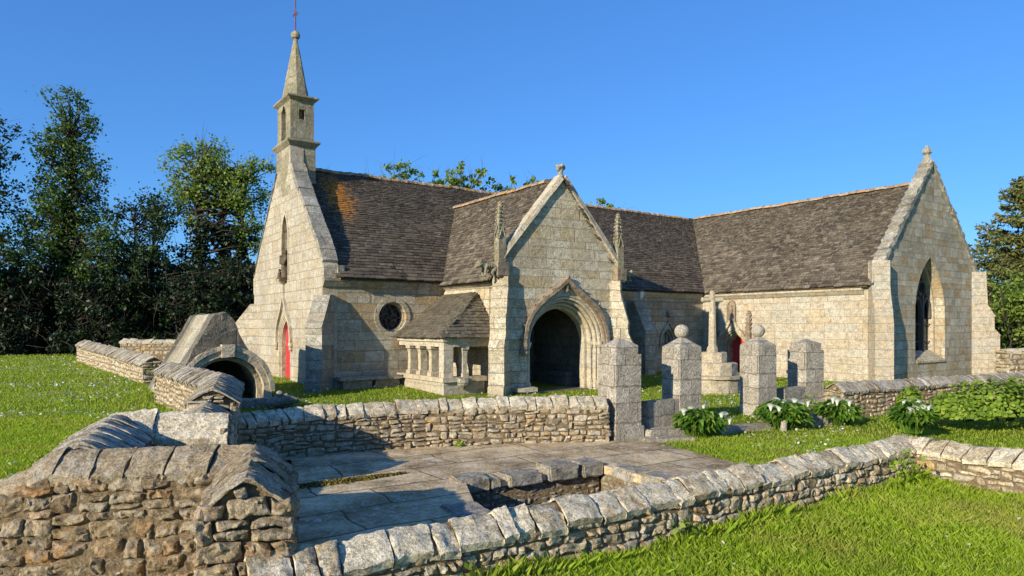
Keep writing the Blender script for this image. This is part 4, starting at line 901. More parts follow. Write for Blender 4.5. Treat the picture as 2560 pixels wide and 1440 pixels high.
wall("long low wall with broad lichen-white coping slabs, between the basin and the front grass", [(-2.02, 5.20, -.45, .155), (6.30, 10.95, -.45, .155)], .50, .16, .045, 61, ('rub', 'cop'), (.14, .48),
     dict(hr=(.07, .2), wr=(.10, .36), res=(9, 8), bulge=.034, rough=.034, gap=.007), dict(nl=11, nc=17, rough=.019, drop=.07, skew=.05, gap=.006))
wall("short return of the low front wall turning toward the viewer at the right", [(6.17, 11.1, -.44, .16), (8.3, 7.6, -.44, .155)], .50, .16, .06, 67, ('rub', 'cop'), (.22, .45),
     dict(hr=(.07, .16), wr=(.12, .36), res=(8, 7), bulge=.022, rough=.022), dict(nl=8, nc=13, rough=.014))
wall("brown rubble wall behind the white lilies, from the last gate pillar to the right edge", [(7.45, 15.95, -.1, .58), (10.6, 17.55, -.05, .60), (15.2, 19.6, -.05, .63), (22, 22.5, 0, .7)], .55, .18, .05, 71, ('rub', 'cop_dark'), (.10, .2),
     dict(hr=(.06, .14), wr=(.10, .28), res=(5, 4), bulge=.025), dict(nl=3, nc=9, rough=.016, skew=.08))
wall("dark shaded wall far right, between the transept buttress and the conifer", [(17.2, 24.2, 0, 1.12), (26, 25.5, .1, 1.15)], .6, .12, .03, 73, ('rub', 'cop'), (.3, .6), dict(res=(4, 4), hr=(.12, .24), wr=(.2, .5)), dict(nl=3, nc=7, rough=.02))

# ================================================================== gate pillars
def pillar(label, X, Y, zb, zs, za, s, rz, cap=False, ball=0.0, plinth=0.0):
    t = thing("gate_pillar", (X, Y, zb), rz, label, "pillar", "granite gate pillars of the churchyard")
    h = s / 2; b = MB()
    b.loft([[(-h, -h, -.3), (h, -h, -.3), (h, h, -.3), (-h, h, -.3)], [(-h, -h, zs - zb), (h, -h, zs - zb), (h, h, zs - zb), (-h, h, zs - zb)]])
    b.build("shaft", M['pillar'], t, rough=.006, cuts=3)
    if plinth:
        b = MB(); p = h + .035; b.loft([[(-p, -p, -.3), (p, -p, -.3), (p, p, -.3), (-p, p, -.3)], [(-p, -p, plinth), (p, -p, plinth), (p, p, plinth), (-p, p, plinth)]]); b.build("plinth", M['pillar'], t, rough=.008, cuts=2)
    c = h * (.86 if cap else .985); z0 = zs - zb + .003; z1 = z0 + (.16 if cap else .12); b = MB()
    b.loft([[(-c, -c, z0), (c, -c, z0), (c, c, z0), (-c, c, z0)], [(-c, -c, z1), (c, -c, z1), (c, c, z1), (-c, c, z1)], [(-.05, -.05, za - zb), (.05, -.05, za - zb), (.05, .05, za - zb), (-.05, .05, za - zb)]])
    b.build("cap", M['pillar'], t, rough=.01, cuts=2)
    if ball:
        b = MB(); k = 14; b.lathe((0, 0, za - zb + ball * .9), [(max(.005, ball * math.sin(math.pi * i / k)), -ball * math.cos(math.pi * i / k)) for i in range(k + 1)], 22); b.build("ball_finial", M['pillar'], t, smooth=True, rough=.006)
    return t
Y27 = math.radians(27)
def off(X, Y, s, rz):      # from near corner to centre
    return X + (math.cos(rz) - math.sin(rz)) * s / 2, Y + (math.sin(rz) + math.cos(rz)) * s / 2
for args in (("gate pillar without a ball, joined to the curving court wall, on a plinth", *off(1.89, 12.5, .57, Y27), -.2, 1.38, 1.66, .57, Y27, True, 0, .26),
             ("gate pillar with a yellowish stone ball, left of the gate opening", *off(3.30, 13.5, .55, Y27), -.15, 1.36, 1.66, .55, Y27, False, .145, 0),
             ("gate pillar with a grey stone ball, right of the gate opening", *off(5.34, 14.9, .54, Y27), -.13, 1.36, 1.66, .54, Y27, False, .145, 0),
             ("plain gate pillar with a stepped cap and a few weeds, joined to the brown wall", *off(6.82, 15.95, .56, math.radians(24)), -.1, 1.34, 1.58, .56, math.radians(24), True, 0, 0)):
    pillar(*args)
def slab(name, label, X, Y, z, lx, ly, lz, rz, mat, rough=.012, cat="stone"):
    t = thing(name, (X, Y, z), rz, label, cat)
    b = MB(); b.box(-lx / 2, lx / 2, -ly / 2, ly / 2, -.25, lz); o = b.build("block", M[mat], t, rough=rough, cuts=4, bevel=.02); return t
R35 = math.radians(35)
slab("stone_slab", "upright granite slab closing the gap between the plinth pillar and the left ball pillar", 2.95, 13.42, -.15, 1.05, .22, .62, R35, 'pillar')
slab("stone_slab", "upright granite slab closing the gap between the right ball pillar and the plain pillar", 6.45, 15.82, -.1, .95, .2, .60, R35, 'pillar')
slab("stone_step", "worn granite step block at the foot of the upright slab beside the plinth pillar", 2.85, 12.98, -.2, .85, .36, .17, math.radians(28), 'pillar', .02, "step")
slab("stone_step", "low flat kerb step at the corner of the paved court", 2.85, 12.62, -.2, 1.0, .3, .06, math.radians(10), 'basin', .012, "step")
slab("stone_step", "dark flat threshold step in the gate opening between the ball pillars", 4.55, 13.75, -.18, 1.5, .4, .08, math.radians(30), 'basin', .015, "step")
slab("stone_slab", "flat slab lying behind the second lily clump", 6.7, 14.75, -.12, .8, .35, .12, math.radians(15), 'basin', .02)
def post(label, X, Y, z, h, r):
    t = thing("stone_post", (X, Y, z), .3, label, "post"); b = MB(); b.lathe((0, 0, 0), [(r, -.2), (r * 1.02, h * .5), (r * .95, h * .85), (r * .6, h * .98), (r * .1, h)], 10); b.build("shaft", M['pillar'], t, rough=.012, cuts=1)
post("small round-topped stone bollard among the first lily clump", 3.72, 13.02, -.18, .42, .085)
post("small leaning stone stub in front of the second lily clump", 5.42, 13.72, -.21, .24, .06)

# ================================================================== calvary
cv = thing("calvary", (6.03, 20.7, -.05), math.radians(2), "weathered granite calvary cross on round stepped drums in the churchyard", "cross")
b = MB(); b.lathe((0, 0, 0), [(.88, -.3), (.86, .0), (.85, .36), (.86, .38)], 14); b.lathe((0, 0, 0), [(.84, .38), (.93, .40), (.93, .48), (.80, .49)], 14); b.build("base_drum", M['cross'], cv, rough=.015, cuts=1)
b = MB(); b.lathe((0, 0, 0), [(.72, .48), (.73, .5), (.73, .84), (.70, .86)], 12); b.build("middle_drum", M['cross'], cv, rough=.015, cuts=1)
b = MB(); b.lathe((0, 0, 0), [(.43, .85), (.44, .87), (.44, 1.15), (.40, 1.17)], 10); b.build("top_drum", M['cross'], cv, rough=.015, cuts=1)
b = MB(); b.lathe((0, 0, 0), [(.17, 1.16), (.17, 1.28), (.125, 1.36), (.095, 2.6), (.08, 2.96), (.05, 3.02)], 8); b.build("shaft", M['cross'], cv, rough=.01, cuts=1)
b = MB(); b.loft([[(x, r * math.cos(t), 2.74 + r * math.sin(t)) for t in [math.pi / 4 * i for i in range(8)]] for x, r in ((-.33, .05), (-.31, .08), (-.10, .07), (.10, .07), (.31, .08), (.33, .05))]); b.build("cross_arm", M['cross'], cv, rough=.015, cuts=1)

# ================================================================== arched stone shelter (fountain house)
fo = thing("fountain_house", (-7.05, 16.75, 0), R35, "steep gabled stone fountain shelter with a round dark arch, beside the bent wall", "shelter")
fF = lambda a, c, d: (a, d, c)
oa = arch(.08, .80, GZ, .28, .80, 12)
b = MB(); b.panel([(-1.30, GZ), (-1.22, .05), (-.98, .55), (-.46, 1.5), (-.18, 2.02), (.10, 2.08), (.24, 1.92), (.34, 1.62), (.52, 1.28), (.80, .85), (1.10, .30), (1.18, GZ)], [oa], fF, 0, .5)
b.panel([(-1.30, GZ), (-1.22, .05), (-.98, .55), (-.46, 1.5), (-.18, 2.02), (.10, 2.08), (.24, 1.92), (.34, 1.62), (.52, 1.28), (.80, .85), (1.10, .30), (1.18, GZ)], [], fF, 2.3, 2.8)
fo.scale = (1.08, 1.08, 1.08)
fw = b.build("gable_wall", M['fountain_dark'], fo, rough=.03, cuts=3)
b = MB()
b.loft([[(-1.30, y, GZ), (-1.22, y, .05), (-.98, y, .55), (-.46, y, 1.5), (-.18, y, 2.02), (.10, y, 2.06), (.05, y, 1.85), (-.3, y, 1.3), (-.82, y, .3), (-.95, y, GZ)] for y in (.5, 2.3)])
b.loft([[(1.18, y, GZ), (1.10, y, .30), (.80, y, .85), (.52, y, 1.28), (.24, y, 1.92), (.10, y, 2.06), (.05, y, 1.85), (.35, y, 1.2), (.85, y, .3), (.95, y, GZ)] for y in (.5, 2.3)])
b.box(-.95, .95, .5, 2.3, GZ, -.28)
b.build("stone_roof", M['fountain'], fo, rough=.02, cuts=3)
b = MB()
b.ring(arch(.08, .80, GZ, .28, .80, 14), arch(.08, .98, GZ, .28, .98, 14), fF, -.14, .05); b.ring(arch(.08, .70, GZ, .28, .70, 14), arch(.08, .81, GZ, .28, .81, 14), fF, .10, .4)
b.ring(arch(.08, .93, .25, .28, .93, 14), arch(.08, 1.03, .25, .28, 1.03, 14), fF, -.18, -.10)
b.box(-.05, .22, -.22, .02, 1.06, 1.34)
b.build("arch_ring", M['trim'], fo, rough=.015, cuts=1)
cs = thing("carved_stone", (-5.35, 16.0, 0), .4, "broken carved stone lying on a low block beside the fountain shelter", "stone")
blob("fragment", [((-.25, 0, .12), (.15, .02, .18), .13, .12), ((.1, 0, .2), (.33, -.03, .16), .10, .07), (-.05, 0, .32, .09), ((-.05, .1, .05), (.2, .1, .08), .1, .09), (.1, -.02, .29, .06)], M['basin'], cs, .025, .015)
slab("stone_block", "low dark kerb block at the right foot of the fountain shelter", -6.05, 16.3, 0, 1.2, .35, .18, .5, 'basin', .02)

# ================================================================== paved court and basin
PZ = -.18
court = [(-4.3, 10.6), (-3.6, 11.2), (-1.55, 12.0), (1.8, 12.5), (2.55, 12.55), (2.72, 12.0), (3.40, 10.45), (3.9, 9.4), (-1.75, 5.5), (-2.45, 6.95), (-4.3, 6.75), (-4.5, 8.1), (-3.9, 8.4)]
trench = [(1.32, 10.32), (-.62, 9.16), (-.42, 7.95), (.1, 7.0), (2.35, 8.75)]
def insub(loop, k=8):
    out = []
    for i in range(len(loop)):
        a, c = loop[i], loop[(i + 1) % len(loop)]
        for j in range(k): out.append((lerp(a[0], c[0], j / k), lerp(a[1], c[1], j / k)))
    return out
b = MB(); b.panel(court, [trench], lambda a, c, d: (a, c, PZ - d), 0, .12)
tag(b.build("paving", M['paving']), None, None, None, "structure")
bs = thing("wash_basin", (0, 0, 0), 0, "sunken rectangular washing basin with rough edge stones in the paved court", "basin")
mb = MB(); rr = random.Random(5)
def tw(a, c, inward=1):
    A_, C_ = Vector((*a, 0)), Vector((*c, 0)); D = (C_ - A_); L = D.length; D /= L; N = Vector((-D.y, D.x, 0)) * inward
    rubble_face(mb, lambda u, v, d: tuple(A_ + D * u + N * (d - .04) + Vector((0, 0, v))), L, lambda u: PZ - .02, -.8, rr, hr=(.06, .12), wr=(.09, .24), res=(6, 5), bulge=.025, rough=.018)
    mb.add([A_ - N * .02 + Vector((0, 0, -1)), C_ - N * .02 + Vector((0, 0, -1)), C_ - N * .02 + Vector((0, 0, PZ - .03)), A_ - N * .02 + Vector((0, 0, PZ - .03))], [(0, 1, 2, 3)], 1)
for i in range(5): tw(trench[i], trench[(i + 1) % 5])
mb.build("basin_lining", [M['basin'], M['mortar']], bs, smooth=True)
def edge_stone(X, Y, lx, ly, h, rz, mat='basin', z=PZ):
    b = MB(); hx, hy = lx / 2, ly / 2; c, s_ = math.cos(rz), math.sin(rz)
    b.loft([[(X + c * x - s_ * y, Y + s_ * x + c * y, z_) for x, y in ((-hx, -hy), (hx, -hy), (hx, hy), (-hx, hy))] for z_ in (z - .14, z + h)])
    b.build("edge_stone", M[mat], bs, rough=.022, cuts=4, bevel=.02)
R31 = math.radians(31)
edge_stone(1.12, 10.28, .36, .36, .06, R31); edge_stone(.66, 10.03, .52, .38, .09, R31); edge_stone(.12, 9.70, .56, .36, .02, R31); edge_stone(-.26, 9.43, .16, .2, -.01, R31); edge_stone(-.58, 9.32, .46, .34, .05, R31)
edge_stone(-.50, 7.72, .42, .62, .03, math.radians(28)); edge_stone(1.72, 10.0, .5, .35, .02, math.radians(-55)); edge_stone(2.1, 9.45, .6, .35, .02, math.radians(-55))
b = MB(); b.box(-1.2, 2.8, 6.8, 10.6, -.75, -.62); tag(b.build("water", M['water']), None, None, None, "structure")

# ================================================================== ground
Lx = [(4, -6.9), (6.2, -5.2), (6.6, -4.4), (7.9, -4.75), (8.4, -4.3), (9.5, -4.3), (12, -5.2), (15.5, -7.9), (20.4, -10.6), (33, -20.5), (45, -29), (60, -42)]
Ay = [(-60, 10.3), (-4.3, 10.6), (-3.6, 11.2), (-1.55, 12.0), (1.9, 12.7), (3.5, 13.6), (5.5, 15.1), (7.1, 16.1), (10.6, 17.6), (15.2, 19.6), (22, 22.5), (60, 40)]
def interp(t, tab): return np.interp(t, [p[0] for p in tab], [p[1] for p in tab])
def sstep(x): x = np.clip(x, 0, 1); return x * x * (3 - 2 * x)
def in_poly(X, Y, P):
    r = np.zeros(X.shape, bool); k = len(P)
    for i in range(k):
        (x0, y0), (x1, y1) = P[i], P[(i + 1) % k]
        c = ((y0 > Y) != (y1 > Y)) & (X < (x1 - x0) * (Y - y0) / (y1 - y0 + 1e-12) + x0); r ^= c
    return r
def gz(X, Y):
    X, Y = np.asarray(X, float), np.asarray(Y, float)
    wl = sstep((interp(Y, Lx) - X + .2) / .4); wc = sstep((Y - interp(X, Ay) + .2) / .4)
    ly = -(X + 5.48) * .574 + (Y - 19.89) * .819
    church = -.03 + np.clip((ly + 3) * .03, -.05, .2)
    sB = (X + 1.7) * -.569 + (Y - 5.42) * .823          # beyond the low front wall
    front = -.45 + .235 * sstep((sB + .2) / (.4 + np.maximum(0, X - 6.3) * 1.2))
    z = front * (1 - wc) + church * wc
    z = z - .45 * sstep((-1.9 - X) / .5) * sstep((7.0 - Y) / .8) * sstep((X + 7.5) / .8)
    z = z * (1 - wl) + (.22 + .0 * X) * wl
    z = z + .012 * np.sin(X * 1.3 + 1) * np.sin(Y * 1.1) * (1 - wc) + .02 * np.sin(X * .5) * np.cos(Y * .43)
    far = sstep((np.hypot(X, Y) - 60) / 120); return z + far * .5
def axis(lo, a, c, hi, st):
    f = np.arange(a, c + 1e-6, st); l = a - np.geomspace(st, a - lo, 26)[::-1]; r = c + np.geomspace(st, hi - c, 26); return np.concatenate([l, f, r])
xs = axis(-700, -12, 20, 700, .2); ys = axis(-300, 2, 30, 900, .2)
GX, GY = np.meshgrid(xs, ys); Zg = gz(GX, GY)
shr = [(p[0] + (1.0 - p[0]) * .06, p[1] + (8.8 - p[1]) * .06) for p in court]
Zg = np.where(in_poly(GX, GY, court), np.minimum(Zg, -.27), Zg)
Zg = np.where(in_poly(GX, GY, shr), -1.0, Zg)
nx_ = len(xs); idx = np.arange(GX.size).reshape(GX.shape)
Fq = np.stack([idx[:-1, :-1], idx[:-1, 1:], idx[1:, 1:], idx[1:, :-1]], -1).reshape(-1, 4)
gr = np_mesh("ground", np.stack([GX, GY, Zg], -1).reshape(-1, 3), Fq, M['turf']); tag(gr, None, None, None, "structure")
gr.data.polygons.foreach_set('use_smooth', [True] * len(gr.data.polygons))

# ---- grass blades and daisies (uncountable)
rg = np.random.default_rng(3)
WSEG = [((-4.6, 5.8), (-2.2, 5.97), .3), ((-1.86, 4.72), (-2.32, 6.2), .32), ((-3.72, 5.75), (-4.58, 8.05), .3), ((-4.75, 8.1), (-3.45, 8.42), .3), ((-3.8, 8.35), (-4.5, 10.1), .3), ((-4.12, 9.45), (-5.06, 12), .3), ((-5.06, 12), (-7.72, 15.5), .3), ((-10.6, 20.4), (-20.5, 33), .3),
        ((-4.3, 10.55), (-1.55, 12.05), .25), ((-1.55, 12.05), (2.2, 12.8), .25), ((-2.02, 5.2), (6.3, 10.95), .25), ((6.17, 11.1), (8.3, 7.6), .25), ((7.2, 15.9), (10.6, 17.55), .26), ((10.6, 17.55), (15.2, 19.6), .26)]
CH = [(0, 0), (2.4, 0), (2.4, -2.85), (4, -3.4), (8.2, -3.7), (8.2, 0), (16.6, 0), (16.6, -7.5), (24.2, -7.5), (24.2, 7.4), (0, 7.4)]
CHW = [tuple(cw(*p)[:2]) for p in CH]
def ok(X, Y):
    m = ~in_poly(X, Y, court) & ~in_poly(X, Y, CHW)
    for (a, c, r) in WSEG:
        ax, ay, dx, dy = a[0], a[1], c[0] - a[0], c[1] - a[1]; t = np.clip(((X - ax) * dx + (Y - ay) * dy) / (dx * dx + dy * dy), 0, 1)
        m &= np.hypot(X - ax - t * dx, Y - ay - t * dy) > r
    return m
def in_view(X, Y, pad=.06): return (np.abs(X / np.maximum(Y, .1)) < .745 + pad)
def scatter(n, d0, d1):
    """points over the ground, density falling with the distance"""
    d = np.exp(rg.uniform(math.log(d0), math.log(d1), n)); X = d * rg.uniform(-1.05, 1.05, n); k = ok(X, d); return X[k], d[k]
def blades(X, Y, h, wd, name, label=None):
    n = len(X); Z = gz(X, Y); an = rg.uniform(0, 2 * np.pi, n); ln = rg.normal(0, .45, n) ; la = rg.uniform(0, 2 * np.pi, n)
    hh = h * rg.uniform(.5, 1.25, n); ww = wd * rg.uniform(.6, 1.3, n)
    dx, dy = np.cos(an) * ww, np.sin(an) * ww; bx, by = np.cos(la) * hh * np.abs(ln), np.sin(la) * hh * np.abs(ln)
    P = np.stack([np.stack([X - dx, Y - dy, Z - .01], -1), np.stack([X + dx, Y + dy, Z - .01], -1), np.stack([X + dx * .7 + bx * .35, Y + dy * .7 + by * .35, Z + hh * .6], -1), np.stack([X + bx, Y + by, Z + hh], -1)], 1).reshape(-1, 3)
    F = np.arange(4 * n).reshape(n, 4)
    return P, F
Xa, Ya = scatter(560000, 3.6, 13)
clump = np.array([noise.noise((float(x) * .9, float(y) * .9, 0)) for x, y in zip(Xa[::1], Ya[::1])]) 
right = (Xa > -1.6) & ((Xa + 1.7) * -.569 + (Ya - 5.42) * .823 < 0)
hA = np.where(right, .09, .05) * (1 + .8 * clump) * (1 + 1.0 * ((Xa > -1.6) & (np.abs((Xa + 1.7) * -.569 + (Ya - 5.42) * .823 + .33) < .1)) * rg.uniform(0, 1, len(Xa)))
P1, F1 = blades(Xa, Ya, hA, .0012 + .00023 * Ya, "near")
Xb, Yb = scatter(250000, 8, 42)
P2, F2 = blades(Xb, Yb, .045 + .0004 * Yb, .002 + .0004 * Yb, "far")
grass = np_mesh("grass", np.concatenate([P1, P2]), np.concatenate([F1, F2 + len(P1)]), M['blade']); tag(grass, "short green grass over the lawn and churchyard", "grass", None, "stuff")
def discs(X, Y, r, h):
    n = len(X); Z = gz(X, Y) + h; k = 6; tx, ty = rg.normal(0, .35, n), rg.normal(-.35, .35, n); V = []
    for i in range(k):
        a = 2 * np.pi * i / k; ox, oy = r * np.cos(a), r * np.sin(a); V.append(np.stack([X + ox, Y + oy, Z + ox * tx + oy * ty], -1))
    return np.stack(V, 1).reshape(-1, 3), np.arange(n * k).reshape(n, k)
def daisies():
    X, Y = scatter(38000, 4.5, 40)
    nz_ = np.array([noise.noise((float(x) * .45, float(y) * .45, 5)) + .5 * noise.noise((float(x) * 1.7, float(y) * 1.7, 2)) for x, y in zip(X, Y)])
    wc = Y > interp(X, Ay); right = (X > 2) & ~wc & (Y > 10.2)
    near = Y < 10.5
    keep = rg.uniform(0, 1, len(X)) < np.where(wc, .75, np.where(right, .45, np.where(near & (X > -1.6), .05, .10))) * np.clip((nz_ + .12) * 2.6, .02, 1)
    return X[keep], Y[keep]
Xd, Yd = daisies()
P3, F3 = discs(Xd, Yd, .012 + .0008 * Yd, .065)
tag(np_mesh("daisies", P3, F3, M['petal'], None, 6), "tiny white daisies dotted over the grass", "daisies", None, "stuff")

# ================================================================== plants
def leaf_quads(C, size, rnd_, up=0.0, droop=0.0, aspect=1.6):
    """rhombic leaf cards, random orientation; C (n,3)"""
    n = len(C); a = rnd_.normal(0, 1, (n, 3)); a[:, 2] = a[:, 2] * (1 - droop) - droop; a /= np.linalg.norm(a, axis=1, keepdims=True)
    c = rnd_.normal(0, 1, (n, 3)); c[:, 2] += up; c = c - a * (a * c).sum(1, keepdims=True); c /= np.linalg.norm(c, axis=1, keepdims=True); t = np.cross(a, c)
    s = size * rnd_.uniform(.6, 1.35, n)[:, None]
    P = np.stack([C - a * s * .5 * aspect, C + t * s * .5, C + a * s * .5 * aspect, C - t * s * .5], 1); return P.reshape(-1, 3), np.arange(4 * n).reshape(n, 4)
def crown(blobs, seed, leaf=.15, per=60, clump=.5, density=1.0, hollow=.45):
    """blobs: (dx,dy,z,rx,rz,n clumps). returns leaf centres and clump centres"""
    r = np.random.default_rng(seed); CC, LC = [], []
    for dx, dy, z, rx, rz, n in blobs:
        u = r.normal(0, 1, (n, 3)); u /= np.linalg.norm(u, axis=1, keepdims=True); rad = (hollow + (1 - hollow) * r.uniform(0, 1, (n, 1)) ** .6) * r.uniform(.8, 1.18, (n, 1))
        c = np.array([dx, dy, z]) + u * rad * np.array([rx, rx, rz]); CC.append(c)
        m = np.repeat(c, per, 0); sc = clump * r.uniform(.5, 1.2, n).repeat(per)[:, None]
        LC.append(m + r.normal(0, 1, (n * per, 3)) * sc * np.array([.55, .55, .45]))
    return np.concatenate(CC), np.concatenate(LC)
def tree(label, X, Y, h, blobs, seed, leaf=.15, per=50, clump=.55, mat='leaf', trunks=1, tr=.2, twigs=1.0, name="tree", group=None, ivy=None, bare=0, z0=.2, hollow=.45):
    t = thing(name, (X, Y, z0), 0, label, "tree", group); r = random.Random(seed)
    cc, lc = crown(blobs, seed, leaf, per, clump, 1, hollow)
    b = MB(); tops = []
    for k in range(trunks):
        ox, oy = r.uniform(-.5, .5) * (trunks - 1), r.uniform(-.3, .3) * (trunks - 1); pts = []
        for i in range(7):
            f = i / 6; pts.append((ox * (1 + f) + r.uniform(-.18, .18) * (i > 0), oy * (1 + f) + r.uniform(-.18, .18) * (i > 0), -.3 + h * .88 * f))
        b.tube(pts, [max(.03, tr * (1.15 if i == 0 else 1) * (1 - .82 * i / 6)) for i in range(7)], 8); tops.append(pts)
    for c in cc[::max(1, int(2 / max(.05, twigs)))]:
        tp = r.choice(tops); zt = max(.8, min(h * .8, c[2] - abs(r.gauss(.9, .6)))); f = (zt + .3) / (h * .88) * 6; i = min(5, int(f)); f -= i
        p0 = Vector(tp[i]).lerp(Vector(tp[i + 1]), min(1, f)); p1 = Vector(c); mid = p0.lerp(p1, .55) + Vector((r.uniform(-.2, .2), r.uniform(-.2, .2), r.uniform(-.1, .35)))
        b.tube([p0, mid, p1], [tr * .28, tr * .16, .012], 5)
    rn = np.random.default_rng(seed + 1); P, F = leaf_quads(lc, leaf, rn, .6)
    np_mesh("crown", P, F, M[mat], t)
    if bare:
        for c in cc[::2]:
            for _ in range(bare):
                p0 = Vector(c); p1 = p0 + Vector((r.gauss(0, .5), r.gauss(0, .5), r.gauss(.35, .5))); b.tube([p0, p0.lerp(p1, .5) + Vector((r.uniform(-.1, .1), 0, r.uniform(-.1, .1))), p1], [.012, .008, .003], 3, 1)
    b.build("trunk", [M['bark'], M['twig']], t, smooth=True)
    if ivy:
        ri = np.random.default_rng(seed + 9); Q = []
        for tp in tops:
            n = ivy[2]; f = ri.uniform(0, ivy[0], n); i = np.minimum((f * 6).astype(int), 5); g = f * 6 - i; A_ = np.array(tp); c = A_[i] * (1 - g[:, None]) + A_[i + 1] * g[:, None]
            a = ri.uniform(0, 2 * np.pi, n); rad = ivy[1] * (1 - .5 * f) * ri.uniform(.3, 1.15, n) * (1 + .4 * np.sin(f * 31)); c[:, 0] += np.cos(a) * rad; c[:, 1] += np.sin(a) * rad; Q.append(c)
        P, F = leaf_quads(np.concatenate(Q), .16, ri, .4); np_mesh("ivy", P, F, M['ivy'], t)
    return t
TG = "trees beyond the lawn and the chapel"
def tx(px, Y): return (px - 1280) / 1720 * Y
def tzz(py, Y): return 1.9 + (815 - py) / 1720 * Y
# left group
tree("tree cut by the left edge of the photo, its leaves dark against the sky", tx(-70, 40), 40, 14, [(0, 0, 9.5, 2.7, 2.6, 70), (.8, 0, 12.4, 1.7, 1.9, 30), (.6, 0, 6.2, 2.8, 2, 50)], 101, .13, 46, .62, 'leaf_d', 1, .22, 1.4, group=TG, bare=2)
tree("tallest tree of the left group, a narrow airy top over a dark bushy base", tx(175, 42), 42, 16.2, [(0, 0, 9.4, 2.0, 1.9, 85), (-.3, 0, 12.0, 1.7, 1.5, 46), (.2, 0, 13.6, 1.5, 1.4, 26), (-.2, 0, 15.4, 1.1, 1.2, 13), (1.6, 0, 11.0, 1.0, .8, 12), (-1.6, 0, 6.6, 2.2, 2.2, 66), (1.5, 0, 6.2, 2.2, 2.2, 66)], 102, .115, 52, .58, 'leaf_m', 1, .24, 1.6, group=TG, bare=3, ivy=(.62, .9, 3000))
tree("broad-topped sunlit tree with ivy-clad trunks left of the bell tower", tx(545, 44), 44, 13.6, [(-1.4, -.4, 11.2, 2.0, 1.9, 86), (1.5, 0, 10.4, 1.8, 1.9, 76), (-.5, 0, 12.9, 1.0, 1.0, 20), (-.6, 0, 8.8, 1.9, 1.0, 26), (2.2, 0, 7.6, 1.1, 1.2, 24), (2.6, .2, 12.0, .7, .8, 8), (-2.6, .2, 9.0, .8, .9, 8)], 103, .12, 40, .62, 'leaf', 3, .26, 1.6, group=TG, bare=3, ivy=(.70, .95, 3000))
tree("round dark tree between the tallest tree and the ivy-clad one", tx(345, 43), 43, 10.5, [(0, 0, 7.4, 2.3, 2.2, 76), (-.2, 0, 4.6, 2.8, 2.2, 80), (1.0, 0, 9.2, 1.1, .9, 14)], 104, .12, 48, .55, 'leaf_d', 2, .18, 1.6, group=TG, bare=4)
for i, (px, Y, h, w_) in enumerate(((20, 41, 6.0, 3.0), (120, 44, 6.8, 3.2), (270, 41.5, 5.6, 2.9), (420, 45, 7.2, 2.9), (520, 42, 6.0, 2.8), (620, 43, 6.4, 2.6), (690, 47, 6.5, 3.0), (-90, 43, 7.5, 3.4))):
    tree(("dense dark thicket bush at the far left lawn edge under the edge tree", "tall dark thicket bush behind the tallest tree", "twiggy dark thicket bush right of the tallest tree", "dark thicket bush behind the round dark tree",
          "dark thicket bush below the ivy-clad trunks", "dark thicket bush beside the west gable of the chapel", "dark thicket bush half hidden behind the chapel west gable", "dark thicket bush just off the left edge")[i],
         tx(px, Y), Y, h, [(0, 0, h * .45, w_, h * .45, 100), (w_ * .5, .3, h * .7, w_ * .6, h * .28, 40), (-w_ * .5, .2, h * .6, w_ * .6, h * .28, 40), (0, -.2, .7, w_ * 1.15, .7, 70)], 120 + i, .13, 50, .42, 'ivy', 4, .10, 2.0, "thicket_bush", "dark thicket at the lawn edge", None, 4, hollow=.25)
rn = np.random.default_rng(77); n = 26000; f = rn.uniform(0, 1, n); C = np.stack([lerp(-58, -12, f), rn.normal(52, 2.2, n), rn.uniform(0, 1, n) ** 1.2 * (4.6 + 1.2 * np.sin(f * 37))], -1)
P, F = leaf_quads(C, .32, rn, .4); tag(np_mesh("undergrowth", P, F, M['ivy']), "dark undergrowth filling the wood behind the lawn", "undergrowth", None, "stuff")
# crowns showing over the chapel ridge
for i, (px, Y, top, w_, n_) in enumerate(((815, 46, 412, 1.0, 8), (905, 47, 425, 1.5, 9), (1000, 46, 398, 1.3, 26), (1075, 47, 418, 1.0, 16), (1165, 46, 398, 1.5, 40), (1300, 47, 436, 1.6, 24), (1505, 46, 486, 1.1, 26))):
    zt = tzz(top, Y) - .2
    tree(("sparse treetop just right of the bell tower", "thin bare-twigged treetop over the nave ridge", "leafy treetop over the middle of the nave ridge", "small treetop right of the middle ridge treetop",
          "fullest treetop over the nave ridge, left of the porch gable", "loose treetop just left of the porch gable tip", "low leafy treetop right of the porch gable tip")[i], tx(px, Y), Y, zt,
         [(0, 0, zt - 1.3, w_, 1.2, n_), (.3, 0, zt - 4.5, w_ * 1.6, 2.4, 40)], 140 + i, .15, 26, .30, 'leaf', 1, .14, 2, group=TG, bare=3)
